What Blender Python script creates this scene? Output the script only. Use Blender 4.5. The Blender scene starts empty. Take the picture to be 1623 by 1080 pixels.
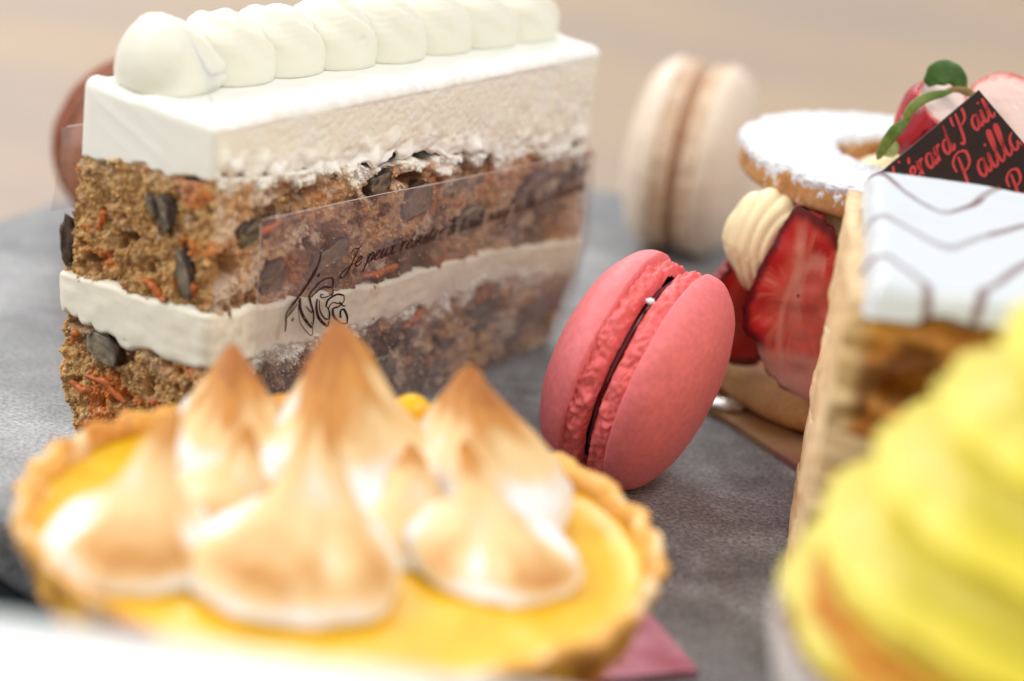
import bpy, math
import numpy as np
from mathutils import Matrix, Vector

CM = 0.01
sc = bpy.context.scene
col = sc.collection

# ------------------------------------------------------------ camera
PITCH, ROLL = math.radians(19.76), math.radians(7.65)
cam = bpy.data.cameras.new('camera'); camo = bpy.data.objects.new('camera', cam); col.objects.link(camo)
_r = Vector((1, 0, 0)); _u = Vector((0, math.sin(PITCH), math.cos(PITCH))); _f = Vector((0, math.cos(PITCH), -math.sin(PITCH)))
_ir = math.cos(ROLL) * _r + math.sin(ROLL) * _u
_iu = -math.sin(ROLL) * _r + math.cos(ROLL) * _u
M = Matrix((( _ir.x, _iu.x, -_f.x, 0), (_ir.y, _iu.y, -_f.y, 0), (_ir.z, _iu.z, -_f.z, 14.008 * CM), (0, 0, 0, 1)))
camo.matrix_world = M
cam.lens = 81.49; cam.sensor_width = 36; cam.clip_start = 0.01; cam.clip_end = 20
cam.dof.use_dof = True; cam.dof.focus_distance = 35.3 * CM; cam.dof.aperture_fstop = 8.2
sc.camera = camo

# ------------------------------------------------------------ light
w = bpy.data.worlds.new('World'); sc.world = w; w.use_nodes = True
bgn = w.node_tree.nodes['Background']; bgn.inputs[0].default_value = (0.95, 0.97, 1.0, 1); bgn.inputs[1].default_value = 0.66
def area(name, loc, target, size, energy, color, sy=None):
    l = bpy.data.lights.new(name, 'AREA'); l.size = size; l.energy = energy; l.color = color
    if sy: l.shape = 'RECTANGLE'; l.size_y = sy
    o = bpy.data.objects.new(name, l); col.objects.link(o); o.location = loc
    o.rotation_euler = (Vector(target) - Vector(loc)).to_track_quat('-Z', 'Y').to_euler()
area('window_light', (-1.15, 0.22, 0.85), (0, .33, .02), .45, 11, (1, .985, .95))
area('back_window_light', (-0.45, 1.5, 0.95), (0, .35, 0), .8, 12, (1, .99, .97))
area('right_fill_light', (0.60, -0.10, 1.25), (0, .38, 0), .8, 10, (1, .97, .93))  # added soft fill from the front right, brightens the sides facing it
sc.view_settings.view_transform = 'Standard'; sc.view_settings.look = 'None'
sc.view_settings.exposure = 0.0; sc.view_settings.gamma = 1
sc.cycles.use_denoising = True
sc.cycles.transparent_max_bounces = 16

# ------------------------------------------------------------ noise
def _hash(i, j, k, s=0):
    h = (i.astype(np.int64) * 374761393 + j.astype(np.int64) * 668265263 + k.astype(np.int64) * 2147483647 + s * 974634777) & 0xFFFFFFFF
    h = ((h ^ (h >> 13)) * 1274126177) & 0xFFFFFFFF
    h = ((h ^ (h >> 16)) * 2246822519) & 0xFFFFFFFF
    return ((h ^ (h >> 15)) & 0xFFFFFF) / float(0xFFFFFF)
def vn(P, s=0):
    P = np.asarray(P, float); I = np.floor(P).astype(np.int64); f = P - I; f = f * f * f * (f * (f * 6 - 15) + 10)
    out = 0
    for a in (0, 1):
        for b in (0, 1):
            for c in (0, 1):
                wgt = (f[..., 0] if a else 1 - f[..., 0]) * (f[..., 1] if b else 1 - f[..., 1]) * (f[..., 2] if c else 1 - f[..., 2])
                out = out + wgt * _hash(I[..., 0] + a, I[..., 1] + b, I[..., 2] + c, s)
    return out * 2 - 1
def fbm(P, o=4, s=0, g=.5):
    P = np.asarray(P, float); a = 1; t = 0; out = 0
    for k in range(o):
        out = out + a * vn(P * (2.03 ** k) + 17.3 * k, s + k); t += a; a *= g
    return out / t
def worley(P, s=0):
    P = np.asarray(P, float); I = np.floor(P).astype(np.int64)
    d1 = np.full(P.shape[:-1], 9.); cid = np.zeros(P.shape[:-1])
    for a in (-1, 0, 1):
        for b in (-1, 0, 1):
            for c in (-1, 0, 1):
                i, j, k = I[..., 0] + a, I[..., 1] + b, I[..., 2] + c
                d = np.sqrt((i + _hash(i, j, k, s) - P[..., 0]) ** 2 + (j + _hash(i, j, k, s + 1) - P[..., 1]) ** 2 + (k + _hash(i, j, k, s + 2) - P[..., 2]) ** 2)
                m = d < d1; d1 = np.where(m, d, d1); cid = np.where(m, _hash(i, j, k, s + 3), cid)
    return d1, cid
def sst(a, b, x):
    t = np.clip((x - a) / (b - a), 0, 1); return t * t * (3 - 2 * t)
def lerp(a, b, t): return a + (b - a) * t
def mixc(c, d, t):
    c = np.asarray(c, float); d = np.asarray(d, float); t = np.asarray(t)[..., None]
    return c * (1 - t) + d * t
def curve(pts, n, closed=False):
    P = np.array(pts, float); m = len(P)
    if closed: Q = np.vstack([P[-1], P, P[0], P[1]]); segs = m
    else: Q = np.vstack([2 * P[0] - P[1], P, 2 * P[-1] - P[-2]]); segs = m - 1
    t = np.linspace(0, segs, n, endpoint=not closed); i = np.minimum(t.astype(int), segs - 1); f = (t - i)[:, None]
    a, b, c, d = Q[i], Q[i + 1], Q[i + 2], Q[i + 3]
    return .5 * ((2 * b) + (c - a) * f + (2 * a - 5 * b + 4 * c - d) * f ** 2 + (3 * b - a - 3 * c + d) * f ** 3)

# ------------------------------------------------------------ objects
def thing(name, label, cat, loc=(0, 0, 0), group=None, rot=None):
    o = bpy.data.objects.new(name, None); col.objects.link(o); o.empty_display_size = .01
    o.location = Vector(loc) * CM
    if rot is not None: o.rotation_euler = rot.to_euler()
    o['label'] = label; o['category'] = cat
    if group: o['group'] = group
    o['_loc'] = list(loc)
    return o
def base_of(o):
    while o is not None:
        if '_loc' in o: return np.array(o['_loc'])
        o = o.parent
    return np.zeros(3)
def mesh(name, V, F, mat, parent=None, C=None, smooth=True, local=False, kind=None, label=None):
    V = np.asarray(V, float).reshape(-1, 3)
    if parent is not None and not local: V = V - base_of(parent)
    V = V * CM
    me = bpy.data.meshes.new(name)
    if isinstance(F, np.ndarray):
        n = F.shape[0]; k = F.shape[1]
        me.vertices.add(len(V)); me.vertices.foreach_set('co', V.astype(np.float32).ravel())
        me.loops.add(n * k); me.loops.foreach_set('vertex_index', F.astype(np.int32).ravel())
        me.polygons.add(n); me.polygons.foreach_set('loop_start', np.arange(0, n * k, k, dtype=np.int32))
        me.update(calc_edges=True); me.validate()
    else:
        me.from_pydata(V.tolist(), [], F)
    if smooth: me.polygons.foreach_set('use_smooth', np.ones(len(me.polygons), bool))
    if C is not None:
        C = np.asarray(C, float).reshape(-1, 3)
        at = me.color_attributes.new('Col', 'FLOAT_COLOR', 'POINT')
        at.data.foreach_set('color', np.hstack([np.clip(C, 0, 1), np.ones((len(C), 1))]).astype(np.float32).ravel())
    me.materials.append(mat)
    o = bpy.data.objects.new(name, me); col.objects.link(o)
    if parent is not None: o.parent = parent
    if kind: o['kind'] = kind
    if label: o['label'] = label
    return o
def gridF(n, m, cu=False, cv=False):
    i = np.arange(n if cu else n - 1)[:, None]; j = np.arange(m if cv else m - 1)[None, :]
    i2 = (i + 1) % n; j2 = (j + 1) % m
    return np.stack([(i * m + j), (i2 * m + j), (i2 * m + j2), (i * m + j2)], -1).reshape(-1, 4)
def join(parts):      # [(V,F(quads) ,C)]
    Vs, Fs, Cs = [], [], []; n = 0
    for p in parts:
        V = np.asarray(p[0]).reshape(-1, 3); Vs.append(V); Fs.append(np.asarray(p[1]) + n); n += len(V)
        if len(p) > 2: Cs.append(np.asarray(p[2]).reshape(-1, 3))
    return np.vstack(Vs), np.vstack(Fs), (np.vstack(Cs) if Cs else None)
def ico(sub=2):
    import bmesh
    bm = bmesh.new(); bmesh.ops.create_icosphere(bm, subdivisions=sub, radius=1)
    V = np.array([v.co[:] for v in bm.verts]); F = np.array([[v.index for v in f.verts] for f in bm.faces]); bm.free()
    return V, F
ICO1, ICOF1 = ico(1); ICO3, ICOF3 = ico(3); ICO2, ICOF2 = ico(3)
def sphere_grid(nu, nv):
    th = np.linspace(0, 2 * np.pi, nu, endpoint=False)[:, None]; ph = np.linspace(0.001, np.pi - .001, nv)[None, :]
    return np.stack([np.cos(th) * np.sin(ph), np.sin(th) * np.sin(ph), np.cos(ph) + 0 * th], -1), gridF(nu, nv, True)
def tube(path, rad, n=10):
    P = np.asarray(path, float); m = len(P); T = np.gradient(P, axis=0); T /= np.linalg.norm(T, axis=1)[:, None] + 1e-9
    up = np.array([0.1, .2, 1.]); N = np.cross(T, up); N /= np.linalg.norm(N, axis=1)[:, None]; B = np.cross(T, N)
    a = np.linspace(0, 2 * np.pi, n, endpoint=False); rad = np.broadcast_to(rad, (m,))
    V = P[:, None] + rad[:, None, None] * (np.cos(a)[None, :, None] * N[:, None] + np.sin(a)[None, :, None] * B[:, None])
    return V, gridF(m, n, False, True)

# ------------------------------------------------------------ materials
def mat(name, color=None, rough=.5, spec=.5, sss=0, sssr=(1, .6, .4), sssd=.15, metal=0, bump=(), coat=0, attr=True, var=0, varscale=20, trans=0, sheen=0):
    m = bpy.data.materials.new(name); m.use_nodes = True; nt = m.node_tree; N = nt.nodes; L = nt.links
    b = N['Principled BSDF']; I = b.inputs
    I['Roughness'].default_value = rough; I['Specular IOR Level'].default_value = spec; I['Metallic'].default_value = metal
    I['Coat Weight'].default_value = coat; I['Coat Roughness'].default_value = .08
    I['Sheen Weight'].default_value = sheen
    if sss:
        I['Subsurface Weight'].default_value = sss; I['Subsurface Radius'].default_value = sssr; I['Subsurface Scale'].default_value = sssd * CM
    tc = N.new('ShaderNodeTexCoord')
    if color is not None: I['Base Color'].default_value = (*color, 1); src = None
    if color is None:
        a = N.new('ShaderNodeAttribute'); a.attribute_name = 'Col'; src = a.outputs['Color']
    if var:
        nz = N.new('ShaderNodeTexNoise'); nz.inputs['Scale'].default_value = varscale / CM; nz.inputs['Detail'].default_value = 6; L.new(tc.outputs['Object'], nz.inputs['Vector'])
        mr = N.new('ShaderNodeMapRange'); L.new(nz.outputs[0], mr.inputs[0]); mr.inputs[1].default_value = .3; mr.inputs[2].default_value = .7
        mr.inputs[3].default_value = 1 - var; mr.inputs[4].default_value = 1 + var
        mx = N.new('ShaderNodeMix'); mx.data_type = 'RGBA'; mx.blend_type = 'MULTIPLY'; mx.inputs[0].default_value = 1
        if src is not None: L.new(src, mx.inputs[6])
        else: mx.inputs[6].default_value = (*color, 1)
        L.new(mr.outputs[0], mx.inputs[7]); src = mx.outputs[2]
    if src is not None: L.new(src, I['Base Color'])
    prev = None
    for (scale, dist, strength) in bump:     # scale per cm, dist in cm
        nz = N.new('ShaderNodeTexNoise'); nz.inputs['Scale'].default_value = scale / CM; nz.inputs['Detail'].default_value = 5; L.new(tc.outputs['Object'], nz.inputs['Vector'])
        bp = N.new('ShaderNodeBump'); bp.inputs['Distance'].default_value = dist * CM; bp.inputs['Strength'].default_value = strength
        L.new(nz.outputs[0], bp.inputs['Height'])
        if prev is not None: L.new(prev, bp.inputs['Normal'])
        prev = bp.outputs[0]
    if prev is not None: L.new(prev, I['Normal'])
    return m
M_frost = mat('frosting', rough=.55, spec=.35, sss=.35, sssr=(1, .8, .55), sssd=.12, bump=[(30, .006, .5), (8, .01, .4)])
M_piped = mat('piped_cream', (.87, .845, .71), rough=.48, spec=.35, sss=.35, sssr=(1, .85, .5), sssd=.12, bump=[(25, .005, .5), (6, .012, .35)])
M_sponge = mat('sponge', rough=.7, spec=.3, sss=.5, sssr=(1, .5, .22), sssd=.09, var=.22, varscale=26, bump=[(45, .012, .55)])
M_nut = mat('walnut', rough=.55, spec=.4, bump=[(20, .02, .7)], var=.25, varscale=18)
M_carrot = mat('carrot', (.52, .13, .022), rough=.4, spec=.5, sss=.3, sssr=(1, .4, .1), sssd=.08, var=.3, varscale=10)
M_print = mat('brown_print', (.022, .004, .005), rough=.4)
M_mac_p = mat('pink_shell', rough=.5, spec=.35, sss=.15, sssr=(1, .3, .3), sssd=.1, bump=[(40, .006, .8), (5, .014, .4)], var=.10, varscale=9)
M_mac_b = mat('beige_shell', rough=.5, spec=.35, bump=[(40, .004, .5)])
M_jam = mat('berry_jam', (.10, .004, .008), rough=.2, spec=.6)
M_ganache = mat('caramel_filling', (.42, .22, .12), rough=.5)
M_choc = mat('dark_chocolate', (.028, .015, .013), rough=.45, spec=.4, bump=[(30, .004, .6)], var=.2, varscale=30)
M_redprint = mat('red_print', (.62, .055, .055), rough=.5)
M_biscuit = mat('biscuit', rough=.7, spec=.3, bump=[(30, .012, .7)], var=.15, varscale=16)
M_sugar = mat('powdered_sugar', (.80, .82, .86), rough=.9, spec=.1, sss=.2, sssr=(1, 1, 1), sssd=.04, bump=[(60, .02, .8)])
M_berry = mat('strawberry_flesh', rough=.28, spec=.5, sss=.12, sssr=(1, .2, .1), sssd=.08, bump=[(14, .015, .5)], coat=.1)
M_vanilla = mat('vanilla_cream', (.87, .74, .45), rough=.45, spec=.4, sss=.25, sssr=(1, .8, .4), sssd=.12, bump=[(18, .006, .4)])
M_leaf = mat('strawberry_leaf', rough=.5, spec=.4, bump=[(12, .01, .6)], var=.2, varscale=9)
M_crust = mat('tart_crust', rough=.45, spec=.45, bump=[(16, .025, .7)], var=.15, varscale=6)
M_curd = mat('lemon_curd', (.80, .445, .003), rough=.30, spec=.4, sss=.08, sssr=(1, .6, .1), sssd=.2, bump=[(3, .03, .5)], coat=.05, var=.1, varscale=1.2)
M_mering = mat('meringue', rough=.5, spec=.35, sss=.3, sssr=(1, .8, .6), sssd=.15, bump=[(12, .01, .4)])
M_pastry = mat('puff_pastry', rough=.65, spec=.3, bump=[(10, .03, .8)], var=.2, varscale=6)
M_icing = mat('fondant_icing', rough=.25, spec=.5, bump=[(4, .01, .3)])
M_yellow = mat('yellow_cream', (.72, .60, .055), rough=.45, spec=.4, sss=.25, sssr=(1, .9, .3), sssd=.15)
M_paper = mat('paper_case', (.62, .56, .53), rough=.7)
M_white = mat('white_icing', (.80, .83, .81), rough=.4, spec=.4)
M_underlay = mat('black_underlay', (.012, .018, .026), rough=.6, bump=[(20, .01, .5)])
M_slate_side = None

def m_slate():
    m = bpy.data.materials.new('grey_stone'); m.use_nodes = True; nt = m.node_tree; N = nt.nodes; L = nt.links; b = N['Principled BSDF']
    tc = N.new('ShaderNodeTexCoord')
    def nz(s, d=8, r=.6):
        n = N.new('ShaderNodeTexNoise'); n.inputs['Scale'].default_value = s / CM; n.inputs['Detail'].default_value = d; n.inputs['Roughness'].default_value = r
        L.new(tc.outputs['Object'], n.inputs['Vector']); return n
    n1 = nz(.35); n2 = nz(14, 6, .7); n3 = nz(2.2, 6)
    r1 = N.new('ShaderNodeValToRGB'); e = r1.color_ramp.elements
    e[0].position = .35; e[0].color = (.105, .108, .11, 1); e[1].position = .66; e[1].color = (.33, .335, .34, 1)
    L.new(n1.outputs[0], r1.inputs[0])
    r2 = N.new('ShaderNodeValToRGB'); e = r2.color_ramp.elements
    e[0].position = .38; e[0].color = (.48, .45, .42, 1); e[1].position = .66; e[1].color = (1.55, 1.56, 1.58, 1)
    L.new(n2.outputs[0], r2.inputs[0])
    r3 = N.new('ShaderNodeValToRGB'); e = r3.color_ramp.elements
    e[0].position = .3; e[0].color = (.75, .72, .70, 1); e[1].position = .7; e[1].color = (1.15, 1.16, 1.2, 1)
    L.new(n3.outputs[0], r3.inputs[0])
    a = N.new('ShaderNodeMix'); a.data_type = 'RGBA'; a.blend_type = 'MULTIPLY'; a.inputs[0].default_value = 1
    L.new(r1.outputs[0], a.inputs[6]); L.new(r2.outputs[0], a.inputs[7])
    c = N.new('ShaderNodeMix'); c.data_type = 'RGBA'; c.blend_type = 'MULTIPLY'; c.inputs[0].default_value = 1
    L.new(a.outputs[2], c.inputs[6]); L.new(r3.outputs[0], c.inputs[7]); L.new(c.outputs[2], b.inputs['Base Color'])
    mr = N.new('ShaderNodeMapRange'); L.new(n3.outputs[0], mr.inputs[0]); mr.inputs[3].default_value = .28; mr.inputs[4].default_value = .52; L.new(mr.outputs[0], b.inputs['Roughness'])
    bp = N.new('ShaderNodeBump'); bp.inputs['Distance'].default_value = .02 * CM; bp.inputs['Strength'].default_value = .6; L.new(n2.outputs[0], bp.inputs['Height'])
    b2 = N.new('ShaderNodeBump'); b2.inputs['Distance'].default_value = .12 * CM; b2.inputs['Strength'].default_value = .4; L.new(n1.outputs[0], b2.inputs['Height']); L.new(bp.outputs[0], b2.inputs['Normal'])
    L.new(b2.outputs[0], b.inputs['Normal']); return m
def m_table():
    m = bpy.data.materials.new('table_wood'); m.use_nodes = True; nt = m.node_tree; N = nt.nodes; L = nt.links; b = N['Principled BSDF']
    tc = N.new('ShaderNodeTexCoord'); mp = N.new('ShaderNodeMapping'); L.new(tc.outputs['Object'], mp.inputs[0]); mp.inputs['Scale'].default_value = (5, 14, 10); mp.inputs['Rotation'].default_value = (0, 0, .5)
    n1 = N.new('ShaderNodeTexNoise'); n1.inputs['Scale'].default_value = 1.3; n1.inputs['Detail'].default_value = 4; L.new(mp.outputs[0], n1.inputs['Vector'])
    r = N.new('ShaderNodeValToRGB'); e = r.color_ramp.elements
    e[0].position = .3; e[0].color = (.345, .265, .215, 1); e[1].position = .72; e[1].color = (.44, .315, .20, 1)
    k = e.new(.5); k.color = (.385, .285, .205, 1)
    L.new(n1.outputs[0], r.inputs[0])
    wv = N.new('ShaderNodeTexNoise'); wv.inputs['Scale'].default_value = 60; wv.inputs['Detail'].default_value = 6
    mp2 = N.new('ShaderNodeMapping'); mp2.inputs['Scale'].default_value = (1, 8, 1); mp2.inputs['Rotation'].default_value = (0, 0, .5); L.new(tc.outputs['Object'], mp2.inputs[0]); L.new(mp2.outputs[0], wv.inputs['Vector'])
    mr = N.new('ShaderNodeMapRange'); L.new(wv.outputs[0], mr.inputs[0]); mr.inputs[3].default_value = .8; mr.inputs[4].default_value = 1.2
    x = N.new('ShaderNodeMix'); x.data_type = 'RGBA'; x.blend_type = 'MULTIPLY'; x.inputs[0].default_value = 1
    L.new(r.outputs[0], x.inputs[6]); L.new(mr.outputs[0], x.inputs[7]); L.new(x.outputs[2], b.inputs['Base Color'])
    b.inputs['Roughness'].default_value = .5; b.inputs['Specular IOR Level'].default_value = .3
    return m
def m_film():
    m = bpy.data.materials.new('clear_film'); m.use_nodes = True; nt = m.node_tree; N = nt.nodes; L = nt.links
    for n in list(N):
        if n.type != 'OUTPUT_MATERIAL': N.remove(n)
    out = [n for n in N if n.type == 'OUTPUT_MATERIAL'][0]
    tr = N.new('ShaderNodeBsdfTransparent'); tr.inputs[0].default_value = (.98, .97, .97, 1)
    gl = N.new('ShaderNodeBsdfGlossy'); gl.inputs['Roughness'].default_value = .16
    df = N.new('ShaderNodeBsdfDiffuse'); df.inputs[0].default_value = (.66, .56, .56, 1)
    tc = N.new('ShaderNodeTexCoord'); nz = N.new('ShaderNodeTexNoise'); nz.inputs['Scale'].default_value = 1.4 / CM; nz.inputs['Detail'].default_value = 5; L.new(tc.outputs['Object'], nz.inputs['Vector'])
    bp = N.new('ShaderNodeBump'); bp.inputs['Distance'].default_value = .05 * CM; bp.inputs['Strength'].default_value = .5; L.new(nz.outputs[0], bp.inputs['Height']); L.new(bp.outputs[0], gl.inputs['Normal'])
    mr = N.new('ShaderNodeMapRange'); L.new(nz.outputs[0], mr.inputs[0]); mr.inputs[1].default_value = .35; mr.inputs[2].default_value = .65; mr.inputs[3].default_value = .07; mr.inputs[4].default_value = .24
    m1 = N.new('ShaderNodeMixShader'); L.new(mr.outputs[0], m1.inputs[0]); L.new(tr.outputs[0], m1.inputs[1]); L.new(df.outputs[0], m1.inputs[2])
    lw = N.new('ShaderNodeLayerWeight'); lw.inputs[0].default_value = .5; pw = N.new('ShaderNodeMath'); pw.operation = 'POWER'; pw.inputs[1].default_value = 4; L.new(lw.outputs['Facing'], pw.inputs[0]); fr = N.new('ShaderNodeMath'); fr.operation = 'MULTIPLY_ADD'; fr.inputs[1].default_value = .8; fr.inputs[2].default_value = .06; L.new(pw.outputs[0], fr.inputs[0])
    m2 = N.new('ShaderNodeMixShader'); L.new(fr.outputs[0], m2.inputs[0]); L.new(m1.outputs[0], m2.inputs[1]); L.new(gl.outputs[0], m2.inputs[2])
    L.new(m2.outputs[0], out.inputs[0]); return m
def m_foil(name, c1, c2, rough=.28):
    m = mat(name, c1, rough=rough, metal=.6, bump=[(1.5, .05, .4), (12, .01, .4)])
    nt = m.node_tree; N = nt.nodes; L = nt.links; tc = N.new('ShaderNodeTexCoord'); nz = N.new('ShaderNodeTexNoise'); nz.inputs['Scale'].default_value = .8 / CM; nz.inputs['Detail'].default_value = 6
    L.new(tc.outputs['Object'], nz.inputs['Vector']); r = N.new('ShaderNodeValToRGB'); e = r.color_ramp.elements
    e[0].position = .42; e[0].color = (*c1, 1); e[1].position = .6; e[1].color = (*c2, 1); L.new(nz.outputs[0], r.inputs[0]); L.new(r.outputs[0], N['Principled BSDF'].inputs['Base Color']); return m

# ------------------------------------------------------------ setting
TZ = -1.4
me_t = mesh('table_top', [(-150, -30, TZ), (150, -30, TZ), (150, 400, TZ), (-150, 400, TZ)], [(0, 1, 2, 3)], m_table(), kind='structure', smooth=False)
def rbox(x0, x1, y0, y1, z0, z1, ang=0, c=None):
    V = np.array([(x, y, z) for z in (z0, z1) for (x, y) in ((x0, y0), (x1, y0), (x1, y1), (x0, y1))], float)
    if ang:
        cx, cy = c if c else ((x0 + x1) / 2, (y0 + y1) / 2); X = V[:, 0] - cx; Y = V[:, 1] - cy
        V[:, 0] = cx + X * math.cos(ang) - Y * math.sin(ang); V[:, 1] = cy + X * math.sin(ang) + Y * math.cos(ang)
    return V, [(3, 2, 1, 0), (4, 5, 6, 7), (0, 1, 5, 4), (1, 2, 6, 5), (2, 3, 7, 6), (3, 0, 4, 7)]
def tagm(o, label, cat, group=None):
    o['label'] = label; o['category'] = cat
    if group: o['group'] = group
    return o
V, F = rbox(-20, 20, 8, 31.5, TZ, TZ + .1)
tagm(mesh('underlay', V, F, M_underlay, smooth=False), 'black underlay filled in under the foreground cakes and the near edge of the stone platter', 'underlay')  # black underlay added to keep the ground here dark
# round platter
th = np.linspace(0, 2 * np.pi, 240, endpoint=False)
prof = [(0.01, TZ + .1), (11.2, TZ + .1), (11.6, TZ + .3), (11.75, TZ + .6), (11.75, -.18), (11.68, -.05), (11.55, 0), (8, 0), (0.01, 0)]
pr = np.array(prof); V = np.zeros((240, len(pr), 3)); rr = pr[None, :, 0] * (1 + .006 * vn(np.stack([np.cos(th) * 6, np.sin(th) * 6, 0 * th], -1))[:, None])
V[..., 0] = 1 + rr * np.cos(th)[:, None]; V[..., 1] = 38 + rr * np.sin(th)[:, None]; V[..., 2] = pr[None, :, 1]
o = mesh('stone_platter', V, gridF(240, len(pr), True), m_slate(), smooth=False)
tagm(o, 'round grey stone platter that carries the carrot cake, the macarons and the tarts', 'platter')

# ------------------------------------------------------------ carrot cake
A, B, C_, D = (np.array(v) for v in ((-6.651, 32.445, 5.5), (-4.409, 30.82, 5.5), (0.897, 38.947, 5.5), (-0.639, 40.499, 5.45)))
A0, B0, C0, D0 = (np.array(v) for v in ((-6.419, 32.181, 0), (-4.195, 30.997, 0), (0.641, 39.053, 0), (-0.9, 40.5, 0)))
LAB, LBC, LCD, LDA = 2.75, 9.7, 2.1, 10.0
UB, UC, UD, UT = LAB, LAB + LBC, LAB + LBC + LCD, LAB + LBC + LCD + LDA
BZ = np.array([0, .39, .87, 1.35, 1.93, 2.32, 2.8, 3.47, 4.2, 5.5]); BO = np.array([-.03, .16, .40, .42, .33, .40, .34, .2, .02, 0])
def corner(z):
    t = (z / 5.5)[..., None]
    a = A0 + (A - A0) * t; b = B0 + (B - B0) * t; c = C0 + (C_ - C0) * t; d = D0 + (D - D0) * t
    dirn = np.array([-.81, .585, 0.]); bo = np.interp(z, BZ, BO)[..., None]
    co = np.interp(z, [0, .9, 1.9, 2.5, 3.3, 4.2, 5.5], [.02, .42, .56, .46, .28, .10, 0])[..., None]
    return a + dirn * bo, b, c + np.array([.547, .837, 0.]) * co, d + np.array([-.3, .2, 0]) * bo + np.array([.547, .837, 0.]) * co * .6
def poly(u, z):
    u = np.mod(u, UT); a, b, c, d = corner(z); U = u[..., None]
    p = np.where(U < UB, a + (b - a) * U / LAB, np.where(U < UC, b + (c - b) * (U - UB) / LBC, np.where(U < UD, c + (d - c) * (U - UC) / LCD, d + (a - d) * (U - UD) / LDA)))
    p[..., 2] = z; return p
def side(u, z, w=.14):
    u, z = np.broadcast_arrays(np.asarray(u, float), np.asarray(z, float))
    P = sum(poly(u + k * w, z) * g for k, g in ((-1, .15), (-.5, .22), (0, .26), (.5, .22), (1, .15)))
    T = poly(u + w, z) - poly(u - w, z); N = np.stack([T[..., 1], -T[..., 0], 0 * z], -1); N /= np.linalg.norm(N, axis=-1)[..., None]
    return P, N
def ulist(step):
    f = np.linspace(0, UC + .3, int((UC + .3) / step)); g = np.linspace(UC + .3, UT - .3, 90)[1:-1]; h = np.linspace(UT - .3, UT, int(.3 / step))[:-1]
    return np.concatenate([f, g, h])
def kz(ks): 
    k = np.array(ks); return lambda u: np.interp(u, k[:, 0], k[:, 1])
def bc(s): return UB + s * LBC
zf = kz([(0, 4.32), (.9, 4.45), (1.8, 4.5), (UB, 4.66), (bc(.2), 4.5), (bc(.38), 4.28), (bc(.75), 3.98), (UC, 3.65), (UD, 3.7), (UT, 4.32)])
zt = kz([(0, 2.5), (UB, 2.68), (bc(.2), 2.55), (bc(.42), 2.34), (bc(.7), 2.31), (UC, 1.95), (UD, 2.1), (UT, 2.5)])
zb = kz([(0, 1.98), (1.2, 1.78), (2.3, 1.8), (UB, 1.9), (bc(.42), 1.76), (bc(.72), 1.84), (UC, 1.38), (UD, 1.5), (UT, 1.98)])
cake = thing('carrot_cake_slice', 'carrot cake slice with white frosting, a row of piped cream and a clear film band', 'cake', (-2.7, 35.6, 0))
isBC = lambda u: sst(UB - .05, UB + .15, u) * (1 - sst(UC - .02, UC + .1, u))

NUTS = [(.0, 2.98, .13, .34, .12, 1, .02), (1.80, 3.92, .19, .27, .1, 2), (2.25, 3.15, .17, .36, .25, 3), (.92, 1.56, .36, .22, -.15, 4, .06), (1.52, 3.98, .13, .17, .3, 5),
          (UB + 3.75, 4.02, .26, .2, .2, 6, .03), (UB + 4.75, 3.55, .32, .26, .3, 7, .0), (UB + 6.15, 2.95, .36, .24, .2, 8, .0), (UB + 4.1, .82, .34, .26, .1, 9, .02), (UB + 7.9, 3.2, .4, .22, .6, 10, 0.),
          (UB + 1.35, 2.95, .30, .22, .5, 11, -.01), (UB + 2.6, 3.05, .36, .2, .4, 12, 0.), (UB + 6.9, 1.05, .3, .24, 0, 13, 0.), (UB + .75, 3.75, .2, .18, .5, 14, 0.)]
HOLES = [(UB + .35, 3.25, .42, .28, .38), (UB + 1.95, 4.15, .55, .13, .3), (1.08, 3.35, .14, .12, .2), (UB + 1.3, 4.3, .25, .1, .2), (1.55, 3.9, .1, .16, .15), (.35, 1.75, .35, .1, .16),
         (UB + 4.4, 3.95, .5, .12, .28), (UB + 5.6, 1.1, .3, .22, .2), (UB + 7.2, .95, .4, .3, .2), (.55, 2.85, .16, .1, .16), (UB + 3.2, 1.25, .35, .15, .18)]
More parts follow.
